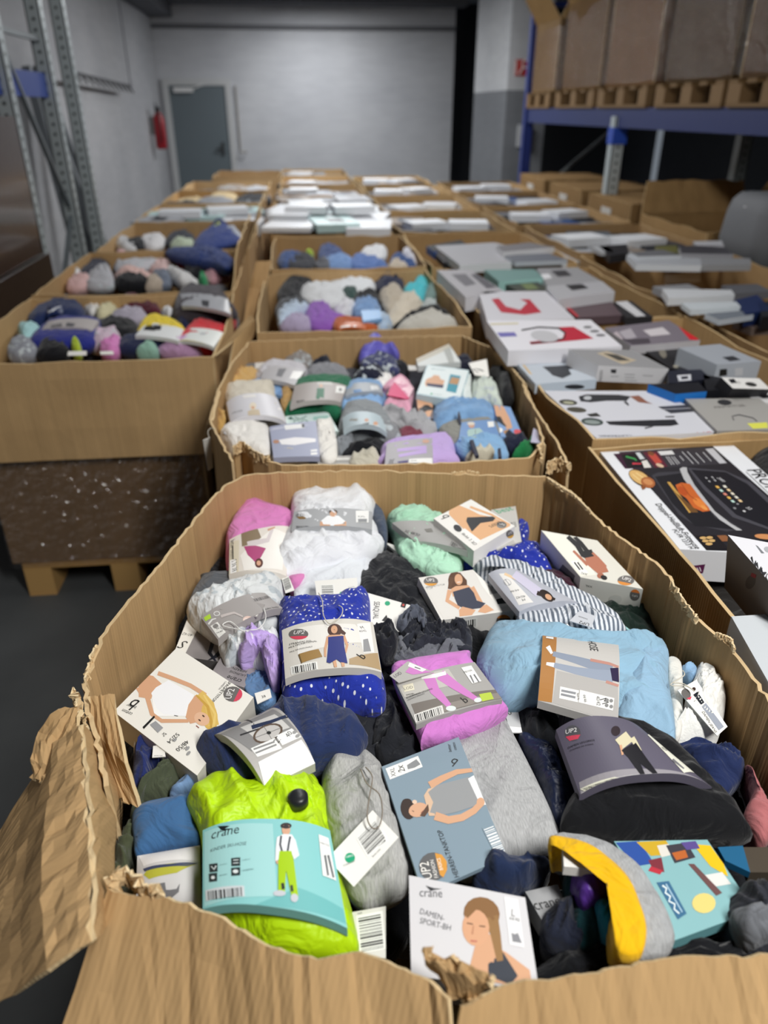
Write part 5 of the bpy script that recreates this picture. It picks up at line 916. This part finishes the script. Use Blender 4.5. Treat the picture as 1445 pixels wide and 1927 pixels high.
# ================= third to fifth centre boxes
F(440,300,2.779); ZC=.87; g=gm(ZC,.04,.012,wf=12)
for lab,o,c,*r in (('black hooded garment at the back left of the third centre box','230,690 300,620 400,625 420,660 350,700 340,735 240,740','16171d'),('grey knit at the left of the third centre box','225,770 330,740 400,760 360,800 230,820','4b4d52'),('white crumpled shirt at left of the third centre box','345,680 400,655 500,650 580,700 590,750 480,765 370,740','d5d7da'),('white shirt at the back of the third centre box','490,660 560,615 700,605 740,650 720,690 560,700','e3e6ea'),('dark green cloth in the third centre box','560,710 600,690 650,700 620,750','2c4a46'),('black cloth in the centre of the third centre box','620,740 700,700 760,720 740,760 650,770','17181d'),('navy shirt at the back right of the third centre box','730,640 800,615 880,630 880,670 780,690','1c2140'),('beige hooded garment in the third centre box','760,700 830,660 890,700 880,780 800,800','b5aa9a'),('turquoise bag-like garment at the right back','885,690 940,660 975,615 1020,615 1020,680 980,750 930,730','3fb8c4'),('grey-green cloth right of the turquoise garment','1005,700 1040,665 1060,700 1050,740 1000,750','6f8a86'),('cream striped garment in the third centre box','800,840 860,740 950,700 990,760 940,830 870,870','c9bfae'),('pale blue garment at the left front of the third centre box','225,840 240,790 330,765 400,770 340,830 250,870','b3c3d6'),('white sleeve cloth in the middle front','520,790 580,760 650,770 620,810 560,820','d6d6dc'),('blue jeans with light wash in the middle','610,790 660,740 740,750 770,790 720,840 640,830','7f9fca','denim'),('pale blue printed cloth at the front middle','700,860 780,830 830,860 800,890 730,890','a9bfd8','print'),('purple t-shirt fold at the front left','370,820 400,765 450,755 500,780 570,840 600,850 520,890 400,880','8a56b0'),('grey lilac cloth at the front left corner','240,880 290,845 380,830 400,885','a79cb8'),('black cloth band at the front right','830,880 950,810 1060,785 1130,810 1100,830 950,850','131419'),('grey cap-like garment at the front right','850,885 950,835 1050,815 1140,840 1165,880 1000,890','b9b6ae'),('pale grey cloth at the right wall','970,790 1040,760 1070,790 1020,800','b5bdbd')):
    g(lab if 'third' in lab else lab+' of the third centre box',o,c,*(r or ()))
pack('orange-brown patterned pack at the front rim of the third centre box','520,850 560,835 720,850 740,890 540,892',.885,.02,'b2592c','550,860 690,862 690,888 545,888','c46a3a',[('p','efe6e0','560,872 610,868 605,885 555,886'),('p','efe6e0','625,870 640,868 638,886 622,886')],n=4)
carton('light blue box in the middle of the third centre box','665,790 765,785 775,830 675,845',.915,.015,'83b0e0')
g=gm(ZC,.04,.012,wf=12)
for lab,o,c,*r in (('blue garments at the left','225,540 250,500 320,490 380,520 330,570 260,570','3a5488','denim'),('black jacket with white patch at the left','260,560 300,510 380,500 430,530 400,570 320,580','2b2d36'),('yellow-green cloth scrap','370,510 400,495 420,505 400,522','a9c33a'),('dark blue jeans heap','440,520 460,455 520,460 580,500 520,530','3e5080','denim'),('grey jumper in the centre','420,560 460,530 520,540 500,575 440,578','5a5c63'),('light blue jeans in the centre','450,560 500,520 600,510 640,560 560,578','7c9ccc','denim'),('mid blue jeans at the centre right','590,550 640,510 720,525 800,550 780,575 640,578','5f7db8','denim'),('white box-like cloth at the back','660,490 760,460 800,470 790,520 700,525','d9dadd'),('navy blue cloth at the right','810,550 850,500 920,530 960,570 880,575','2b4a80'),('beige cloth at the front right','800,575 840,545 920,572 860,580','c4b8a8'),('white striped cloth at the right wall','880,490 920,475 960,510 950,565 920,540','d0cfd8')):
    g(lab+' of the fourth centre box',o,c,*(r or ()))
# left row, second and third boxes
F(0,330,2.779); g=gm(.87,.04,.012,wf=12)
for lab,o,c,*r in (('pink garment at the front left','345,590 380,550 450,530 500,560 430,590','d6b0ae'),('navy and white garment at the left','400,520 450,490 540,435 580,460 500,530','2a2d42'),('white tag bundle at the left','385,530 410,515 430,530 400,545','e8e8ea'),('black and white printed garment at left front','440,580 480,500 560,470 600,560 560,585','b0afb5','print'),('pale pink shirt in the middle','600,520 680,495 790,520 770,545 640,550','dcb9b2'),('pink garment at the back middle','590,450 620,410 670,420 660,460','d9b0b0'),('grey cloth at the back middle','670,440 780,425 860,430 800,460','a3a1a3'),('white and black striped garment','600,490 620,450 740,450 880,440 860,470 700,495','c6c5cb','print'),('pale pink garment at the right middle','780,500 830,465 900,470 870,510','dbbcb9'),('black trousers at the front middle','600,570 650,530 790,550 790,580','15161c'),('grey blue cloth at the front right of middle','800,575 800,520 880,515 890,570','6a7384'),('beige cloth at the front middle','760,590 800,545 860,575','b3a596'),('white garment stack at the right','860,510 900,495 1040,560 960,570 890,540','d3d2d2'),('red and green small pack at the back right','900,430 950,415 980,450 940,470','c8433c'),('black top at the right','960,500 1040,490 1070,530 1000,525','1c1d24'),('grey flecked garment at the right','980,470 1080,460 1110,500 1040,510','a9a4a2','print'),('pink garment at the right wall','1060,530 1110,480 1190,490 1200,520 1120,550','dfa9b4'),('green cloth scrap at the front right','1035,560 1060,535 1090,555 1070,575','2f8a58')):
    g(lab+' of the second left box',o,c,*(r or ()))
g('navy jacket spilling over the wall between the second and third left boxes','860,400 1000,380 1100,375 1200,420 1230,470 1190,490 1100,460 980,440','1d3470',z=.94,h=.03)
g=gm(.88,.04,.012,wf=12)
for lab,o,c,*r in (('white cloth at the left','590,355 620,335 700,360 720,385 640,385','d8d8da'),('black and white cloth at the left middle','640,365 720,350 780,350 760,380 680,385','26272c'),('white shirt in the middle','720,360 770,320 860,325 850,370 780,385','d9d7d8'),('black t-shirt in the middle right','860,350 900,305 1000,305 1010,345 900,370','1c2130'),('pale green cloth at the front','890,380 920,350 1010,350 1000,375','b3bfa8'),('dark blue heap at the right','1010,370 1040,320 1110,270 1180,260 1260,310 1240,350 1100,380','22387a'),('yellow-green label cloth on the blue heap','1110,285 1150,268 1180,285 1150,295','c3cf3a'),('pale grey sleeve on the blue heap','1170,290 1210,285 1265,320 1240,335','b3b8c4'),('navy hood at the back right','1105,275 1120,255 1180,250 1190,275 1150,280','1d2c5e')):
    g(lab+' of the third left box',o,c,*(r or ()),z=.92 if 'blue heap' in lab or 'hood' in lab else .88)
# ================= appliance row
F(1120,830,4.446)
carton('large white and black hot air fryer carton with roast chicken picture','35,85 1135,15 2250,1000 705,905',(.915,.915,.90),.07,'e3e5ea',[
 ('p','26242a','195,92 980,42 2010,950 930,915 320,240'),('p','35333a','205,92 970,48 1110,190 330,235'),
 ('p','3a1c34','150,108 375,95 480,225 250,232'),('p','17161c','215,115 370,100 440,222 270,226'),('p','c9cfd2','335,98 372,96 415,150 375,155'),('s','3f9a52',14,10,'255,130 330,150 345,165'),('s','c23c4c',16,10,'310,190 385,190'),('p','d9d6d2','385,170 430,160 470,222 410,226'),
 ('p','5a2033','398,95 520,88 605,215 500,225'),('p','b84a40','440,115 500,105 560,180 505,190'),('e','7c4a30',465,105,30,16,20),('e','d0b49a',540,205,36,14,20),
 ('p','d7d7d8','520,88 640,80 665,112 548,120'),('p','bdbdc2','920,68 985,62 1100,185 1040,190'),('s','c9c9cc',5,5,'590,130 640,200'),('s','c9c9cc',5,5,'610,130 660,198'),('s','c9c9cc',5,5,'635,130 690,198'),('s','c9c9cc',5,5,'655,130 705,190'),('s','c9c9cc',5,5,'705,125 740,165'),('s','c9c9cc',5,5,'725,90 820,192'),('s','c9c9cc',5,5,'770,90 865,190'),('s','c9c9cc',5,5,'840,100 915,180'),('s','c9c9cc',5,5,'900,95 970,170'),
 ('p','3c3b42','470,290 520,265 720,255 950,560 1230,740 1100,760 820,700 700,620'),('p','1d1c22','500,300 720,270 1000,640 1180,745 830,710 640,520'),
 ('p','47464e','770,225 1080,250 1290,340 1700,700 1500,760 1150,640 900,400'),('p','1c1b22','800,240 1090,262 1270,360 1640,700 1480,735 1180,620 930,390'),('p','b5b5b8','705,235 730,220 765,222 770,260 830,370 1000,590 1130,690 1230,750 1180,750 1040,660 880,500 740,320'),
 ('p','c59a4e','600,345 625,345 815,590 785,605'),('p','6b4a28','640,400 680,440 850,580 860,600 800,600'),('p','c2622c','670,370 720,350 790,360 880,480 950,560 960,585 900,595 820,560 760,480 700,440'),('e','d9803c',870,520,62,30,35),('e','b24e22',730,420,50,28,40),('e','e0954e',910,560,34,14,30),('s','8a3c1c',5,5,'720,360 790,460 850,500'),
 ('t','d5d5d8','2000',1015,310,1065,345),*[('p',['e0b25a','dcd9cc','b9d6cc','e5c79a','d88a78','ded6c4'][(i*2+j)%6],f'{1000+i*32+j*62},{378+i*30-j*4} {1024+i*32+j*62},{376+i*30-j*4} {1044+i*32+j*62},{396+i*30-j*4} {1020+i*32+j*62},{398+i*30-j*4}') for i in range(5) for j in range(2)],
 ('s','c9c9cc',6,6,'920,305 935,318'),('s','c9c9cc',6,6,'970,300 990,315'),('s','c9c9cc',6,6,'945,335 962,345'),('s','c9c9cc',6,6,'990,325 1010,338'),('t','d5d5d8','32',1255,560,1290,580),('e','c9c9cc',1245,590,14,7,20),('e','8e8e92',1165,565,14,7,20),('e','8e8e92',1190,530,12,6,20),
 ('e','3a2620',385,315,118,58,30),('e','d9b070',372,310,100,48,30),('e','a8643a',440,350,62,44,20),('e','c98a58',440,345,44,24,20),('p','8a5230','380,380 420,370 420,400 395,412'),('s','f0d9a0',5,5,'310,280 370,330'),('s','f0d9a0',5,5,'340,270 400,310'),
 ('t','1b1b20','Doppel-Heißluft-Fritteuse',500,530,838,905),('t','1b1b20','PC-FR 1313 H',640,745,790,905),('t','1b1b20','PROFI COOK',1265,245,1760,700),('s','888',4,4,'1260,260 1450,440'),
 ('p','1b171b','840,795 1000,790 1120,905 930,915'),('e','c9a46a',900,815,28,12,0),('e','c9a46a',955,812,28,12,0),('e','c9a46a',920,840,28,12,0),('e','c9a46a',975,838,28,12,0),('e','c9a46a',950,865,30,12,0),('p','8a5a3a','1015,795 1090,792 1150,840 1060,845'),('e','c98a5a',1420,805,90,22,5)],side='dfe1e6',
 sideops=[(2,[('p','5a1f4a','795,1045 920,1030 900,1105 838,1112'),('s','f0e6ee',7,7,'830,1060 850,1095'),('s','f0e6ee',7,7,'850,1058 868,1095'),('s','f0e6ee',7,7,'872,1055 885,1090')])],name='appliance_carton')
carton('white and grey carton with knife picture standing over the fryer carton','1110,785 1700,905 1850,1420 1560,1290' if 0 else '1110,785 1720,900 2100,1560 1500,1230',(1.02,1.03,1.0),.13,'dcdce2',[('p','77797f','1340,870 1360,880 1415,940 1390,940'),('e','a9abb0',1450,910,40,24,20),('t','2b2b30','MANN',1475,1150,1310,965)],side='6a6562',name='appliance_carton',
 sideops=[(3,[('e','4b4846',1300,1180,40,60,20),('p','8a3038','1310,1100 1350,1120 1340,1150 1300,1130')])])
F()
carton('plain grey-white carton top at the lower right edge behind the torn box','1376,1160 1560,1148 1800,1420 1500,1380',.93,.06,'c6cbd0',name='appliance_carton')
garment('black cloth bag in the back right of the fryer box','1410,870 1440,850 1500,850 1560,900 1520,940 1440,925',.87,.05,'17161b')
garment('dark padding deep in the fryer box','1200,900 1600,880 1700,1200 1400,1250 1250,1050',.78,.03,'24211f')
F(900,580,2.651); Z2=.945
carton('large white carton with dark tabletop grill pictures','328,412 900,412 1280,612 588,648',.94,.03,'cdced6',[
 ('p','2c2c31','500,440 540,430 700,432 760,440 740,462 640,462 560,470 510,465'),('p','8a5a4a','755,440 800,435 840,465 870,478 800,470'),('s','2c2c31',12,8,'730,465 750,485'),('e','b9bbc0',545,448,20,10,0),
 ('p','26262b','635,565 980,555 1000,580 960,588 840,590 700,585 655,582'),('s','26262b',7,5,'830,600 870,590'),('p','3a3a40','895,492 1060,482 1100,515 960,525'),('s','cdced6',2,2,'920,505 1080,498'),('p','26262b','930,540 980,538 975,545 935,545'),
 ('e','3b3a33',448,470,46,14,5),('e','a8a890',450,472,28,7,5),('e','4a463c',490,507,50,13,5),('p','2f2e2c','540,530 590,522 612,540 560,542'),('e','3f4a48',568,567,56,19,5),('e','8a9492',568,569,40,10,5),
 ('t','3a3a42','TRONIC',1065,628,905,632),('t','c23a40','CM',1170,615,1090,620),('t','3a3a42','CLATRONIC',760,632,598,634)],side='d5d5da',name='appliance_carton')
carton('warm grey carton with a tap picture and yellow sticker','1030,452 1400,448 1600,600 1192,612',Z2+.004,.05,'a19f9c',[('e','333336',1228,470,36,14,5),('t','6b6966','ARMATUR',1180,500,1340,490),('s','4a4a4d',6,5,'1275,560 1265,540 1300,532 1370,548 1390,565'),('p','d9d95a','1340,575 1440,570 1445,598 1370,602')],side='8e8c8a',name='appliance_carton')
carton('pale blue-grey carton with black appliance picture','178,258 445,240 590,355 285,378',Z2,.03,'b9c1cb',[('p','33363c','320,292 480,282 490,300 450,305 465,330 420,350 370,335 350,315')],side='c9d6e4',name='appliance_carton',sideops=[(2,[('e','33363c',480,392,50,12,0)])])
carton('grey carton with white printed end, resting askew','452,205 770,208 950,302 600,286',(1.0,.99,.985),.05,'8f8f92',[('p','b8aa94','590,225 640,215 790,260 720,280'),('p','4a4844','620,225 690,232 760,262 700,262')],side='d9d9dc',name='appliance_carton',
 sideops=[(2,[('t','3a3a40','MANN',612,385,622,310),('p','2f2f33','660,305 690,305 685,325 662,322'),('s','88888c',3,3,'660,340 700,340'),('s','88888c',3,3,'730,330 780,332'),('s','88888c',3,3,'730,345 780,347'),('s','88888c',3,3,'730,360 790,362'),('s','88888c',3,3,'820,335 870,338')])])
carton('black carton with pale tool pictures','790,185 985,190 1175,345 955,300',Z2,.05,'1d1d22',[('e','7a756a',920,225,16,26,-30),('e','8e897d',985,290,14,8,0),('e','8e897d',1030,292,10,7,0)],side='15161b',name='appliance_carton')
carton('navy black small carton with white pictogram label','945,312 1110,305 1160,350 950,380',Z2+.02,.05,'1f2230',[('p','c9cbd2','990,335 1060,330 1062,360 1000,365'),('p','1f2230','1010,342 1045,339 1046,352 1014,355')],side='191b26',name='appliance_carton')
carton('black carton with a bright blue end, in front of the tools','848,378 1100,370 1140,415 985,428',Z2+.02,.05,'16171f',[],side='1f6fc0',name='appliance_carton')
carton('black small box right of the blue-ended carton','1120,330 1205,345 1290,400 1140,410',Z2+.02,.05,'14151b',name='appliance_carton')
carton('pale grey carton with dark window picture, right of the tools carton','998,197 1205,178 1412,265 1192,282',(1.0,1.0,.99),.06,'9a9fa8',[('p','33353b','1215,245 1270,238 1310,258 1255,265')],side='b3bac4',name='appliance_carton',sideops=[(2,[('p','222','1205,305 1240,302 1240,335 1200,340'),('p','c9ccd2','1280,300 1320,297 1318,335 1280,338')])])
carton('white lid with black graphics at the right edge','1212,345 1400,350 1460,405 1270,400',(1.0,.99,.98),.06,'dad9d8',[('p','26262b','1245,355 1275,352 1290,372 1262,375'),('e','333',1360,380,30,10,10),('t','333','PO',1290,378,1310,376)],side='2a2a2e',name='appliance_carton')
carton('white carton end with black bowl picture at the right edge','1290,405 1440,400 1560,470 1400,470',Z2,.05,'dcdcde',[('e','26262b',1430,440,28,10,0)],name='appliance_carton')
F(900,580,2.651)
carton('white carton with red and black car mat picture, in the third appliance box','40,62 560,58 718,190 150,212',(1.0,1.0,.99),.05,'d8d7de',[('p','b3243a','400,95 475,92 575,152 262,182 255,168 420,150 430,120'),('s','1e1d22',8,8,'215,110 300,95 400,100 435,125 430,150 380,165 260,175'),('e','b8b8bd',330,140,70,28,8),('p','6a66a8','92,122 180,120 195,140 110,144'),('e','77777c',545,95,22,7,0),('e','77777c',580,115,24,7,0),('e','77777c',610,135,24,7,0),('t','c9b36a','LIDL',60,82,180,75)if 0 else ('s','c8c0a0',8,8,'60,80 200,76')],side='e3e2e8',name='appliance_carton')
carton('grey photo carton with a red corner stripe, in the third appliance box','632,98 950,60 1108,160 760,188',(.98,.98,.97),.03,'77707a',[('p','b9aeb4','640,130 690,115 720,150 690,165'),('p','a9a3ab','700,118 760,100 790,145 740,160'),('p','c9c3c8','820,110 920,95 960,130 860,140'),('p','4a444c','660,160 850,150 860,175 770,182'),('p','c9252f','1000,90 1030,85 1108,150 1100,160 1055,158')],side='c9c7cc',name='appliance_carton')
F(800,320,2.24)
A3='appliance_carton'
for lab,q,z,t,c,ops,*sd in (
 ('white carton with red frying pan picture','225,512 505,510 630,625 262,640',.985,.06,'c6c5cc',[('p','b02438','280,545 310,540 340,575 400,590 430,560 400,545 440,545 490,600 420,610 320,600')],'d9d8de'),
 ('white carton with grey shelf pictures at the back left','50,422 190,420 330,510 170,535',.985,.06,'a6a4a9',[('p','67656b','110,440 170,438 215,480 170,490'),('p','55535a','190,440 220,438 300,495 260,500')],'dcdce2'),
 ('mint green carton at the back middle','250,420 460,418 500,455 310,470',.985,.05,'6f918e',[],'a3cfca'),
 ('dark green photo carton in the middle','325,475 470,470 540,505 400,515',.97,.04,'3c4038',[('p','6d7a50','400,480 450,478 480,500 430,505')]),
 ('white carton with black and white pictures at the back right','470,415 640,410 745,470 520,490',.985,.05,'97979b',[('p','3a3a3e','530,425 590,422 620,445 560,450'),('p','dcdce0','480,440 520,437 535,455 500,460')],'c9c9ce'),
 ('white carton with a black appliance picture at the right','510,490 745,468 800,512 560,545',1.0,.05,'a9a9ae',[('p','2b2b2f','590,485 660,480 690,498 620,508')],'d5d5da'),
 ('dark carton with red side at the front right','560,555 780,550 850,610 640,622',.96,.03,'5c4c52',[('p','b0303a','565,560 590,558 650,618 625,620')]),
 ('black and white carton at the right wall','795,555 870,552 960,618 850,622',.97,.03,'2a2a2e',[('p','c9c9cd','800,556 850,552 930,615 890,618')])):
    carton(lab+' of the third appliance box',q,z,t,c,ops,side=sd[0] if sd else None,name=A3)
for lab,q,z,t,c,*sd in (
 ('large white carton top','40,320 290,305 600,375 145,400',.99,.04,'a9a9ae','d6dade'),('black carton with blue end','5,320 150,295 170,310 40,345',.97,.04,'22242a','2a62b5'),('white-edged dark picture carton','300,320 440,305 545,325 330,345',1.02,.03,'7a787c','dcdcdf'),('slate picture carton at right','330,360 520,350 600,380 380,388',1.0,.02,'6c707a','b5bcc4'),('black appliance bag','40,350 110,345 140,385 80,390',.96,.03,'1c1d22','1c1d22')):
    carton(lab+' of the fourth appliance box',q,z,t,c,side=sd[0],name=A3)
for lab,q,z,t,c,*sd in (
 ('long white flat carton across the front','850,355 1160,372 1165,402 890,398',.985,.03,'a9acb2','dbe0e6'),('grey cylinder-like carton at the right','1160,370 1370,372 1375,398 1165,400',.985,.03,'8f9094','9ea0a4'),('dark picture carton at the back right','1070,320 1250,315 1300,355 1080,352',1.0,.03,'45444a','9c9ca2'),('olive carton at the back','970,320 1060,318 1070,350 1000,345',.96,.03,'6b6a3c','6b6a3c'),('black helmet-like carton at the back left','730,320 850,312 860,350 780,360',.97,.04,'202126','2a2b30'),('white rounded carton','700,325 760,315 800,345 740,345',.97,.02,'b3b5b9','b3b5b9'),('dark carton with white side at the front','860,345 1000,335 1080,360 900,365',1.0,.02,'6d6e73','cfd3d8'),('thin white carton at the far right','1130,300 1250,298 1260,325 1140,318',1.0,.02,'bfbfc4','8a8a90')):
    carton(lab+' of the second far right box',q,z,t,c,side=sd[0],name=A3)
for lab,q,z,t,c,*sd in (
 ('white book-like carton at the back left','1000,500 1290,505 1305,525 1025,540',.995,.03,'c3c6cb','dfe2e6'),('white book-like carton in the middle','1080,560 1310,555 1330,575 1120,590',.985,.02,'bfc6cc','dce4ea'),('slate carton at the front left','1180,605 1370,590 1385,610 1240,632',.975,.02,'6f7680','c9d2dc'),('blue-black crumpled film pack','1300,550 1390,530 1445,560 1420,600 1340,600'if 0 else '1300,550 1400,525 1460,590 1350,605',.98,.05,'1d2c55','1d2c55'),('dark carton at the back right','1250,485 1400,480 1460,510 1310,520',.98,.03,'5b5c62','6d6e74'),('black bag-like carton at the right edge','1400,560 1500,545 1560,600 1420,620',.98,.05,'191b22','191b22'),('grey carton at the back left corner','960,490 1110,480 1160,500 1010,512',.97,.03,'85868b','9b9ca1'),('brown-grey carton at the front right','1300,635 1445,620 1500,660 1380,665',.93,.03,'6d5f58','6d5f58')):
    carton(lab+' of the first far right box',q,z,t,c,side=sd[0],name=A3)
hangtag('white label stuck over the rim between the first two far right boxes','1010,440 1160,432 1158,470 1010,480',(.93,.93,.86),[('s','77777a',3,3,'1030,458 1140,450')])
# ================= the boxes farther back: every visible item a thing of its own
POS=[(a,b) for a in('front','middle','back') for b in('left','centre','right')]
def wq(x,y,w,d,r,z):
    c,s=math.cos(r),math.sin(r); return [V((x+u*w/2*c-v*d/2*s,y+u*w/2*s+v*d/2*c,z)) for u,v in ((-1,1),(1,1),(1,-1),(-1,-1))]
CN={'d9d9dc':'white','a9abb0':'grey','2a2b30':'black','44464c':'dark grey','7f8a96':'blue-grey','b9d3d3':'pale mint','34507f':'blue','8c7f74':'taupe','c9b48c':'beige','d9c9c4':'pale pink','1d2440':'navy','e0e2e6':'bright white','5d656e':'slate grey','8d8f94':'mid grey'}
def fill(row,i,pal,z,kind='carton',seed=0,hz=.03,full=1.0):
    x0,x1,y0,y1=BX[row,i]; rnd=random.Random(seed*17+i); grp=f'things lying in the {ORD[i]} box of the {row} row'
    for k,(fb,lr_) in enumerate(POS):
        a,b=k//3,k%3; x=x0+(x1-x0)*(b+.5)/3+rnd.uniform(-.02,.02); y=y0+(y1-y0)*(a+.5)/3+rnd.uniform(-.03,.03)
        col=pal[(k*5+seed+rnd.randint(0,1))%len(pal)]; w=(x1-x0)*rnd.uniform(.31,.40); d=(y1-y0)*rnd.uniform(.31,.42); zz=z+rnd.uniform(-.02,.03)+(a*.0)
        lab=f'{CN[col]} {"carton" if kind=="carton" else "garment"} at the {fb} {lr_} of the {ORD[i]} box, {row} row'
        mb=MB(); SEED[0]+=1
        if kind=='carton':
            s=Surf([(0,0)]*4 and [(0,0),(1,0),(1,1),(0,1)],.9); s.q=wq(x,y,w,d,rnd.uniform(-.25,.25),zz); s.n=V((0,0,1)); th=rnd.choice((.03,.05,.08))
            slab(mb,s,th,col,side='c9ccd1' if rnd.random()<.35 else col)
            if col not in('e0e2e6',): c2=rnd.choice(['2c2d33','77797f','4f5a66','8a8d93']); u=rnd.uniform(.15,.4); poly(mb,s,[(u,.2),(u+.4,.25),(u+.45,.75),(u+.05,.7)],c2,uvin=True)
            tag(mb.build('appliance_carton',card()),lab,'box',grp)
        else:
            P=[V((x+w*.62*math.cos(t)*rnd.uniform(.8,1.1),y+d*.62*math.sin(t)*rnd.uniform(.8,1.1),zz)) for t in [j*6.283/9 for j in range(9)]]
            lumpmesh(mb,P,.05,col,SEED[0],.014,8,3,2.6,.05,14,rnd.uniform(0,3)); tag(mb.build('folded_garment',fabric(rnd.choice(['plain','plain','print'])),smooth=True),lab,'garment',grp)
    # cartons across the top
    if kind=='carton' and full>=1:
        for k in range(2 if row!='centre' or i==4 else 1):
            s=Surf([(0,0),(1,0),(1,1),(0,1)],.9); s.q=wq(x0+(x1-x0)*(.3+.4*k),y0+(y1-y0)*rnd.uniform(.3,.7),(x1-x0)*.36,.22,rnd.uniform(-.4,.4),z+.06); s.n=V((0,0,1)); mb=MB(); slab(mb,s,.05,'e0e2e6',side='e0e2e6')
            tag(mb.build('appliance_carton',card()),f'white flat carton on top, {"left" if k==0 else "right"} half of the {ORD[i]} box, {row} row','box',grp)
PD=['44464c','2a2b30','5d656e','8d8f94','8c7f74','34507f','2a2b30','a9abb0']
fill('centre',4,['d9d9dc','a9abb0','7f8a96','e0e2e6','b9d3d3'],.99,seed=3); fill('centre',5,['a9abb0','8d8f94','8c7f74','44464c'],.91,seed=4)
for i,s_ in ((6,5),(7,6),(8,7)): fill('centre',i,['8c7f74','44464c','8d8f94','5d656e'],.87,seed=s_)
fill('left',3,['a9abb0','8d8f94','d9d9dc','b9d3d3'],.90,seed=11); fill('left',4,['2a2b30','8d8f94','44464c','c9b48c'],.85,kind='garment',seed=12); fill('left',5,['8c7f74','44464c','a9abb0'],.82,kind='garment',seed=13)
for i,s_ in ((4,21),(5,22),(6,23),(7,24)): fill('appliance',i,PD if i!=5 else ['c9b48c','8c7f74','44464c','a9abb0'],.87,seed=s_)
for i,s_ in ((2,31),(3,32),(4,33),(5,34)): fill('far right',i,PD,.87,seed=s_)
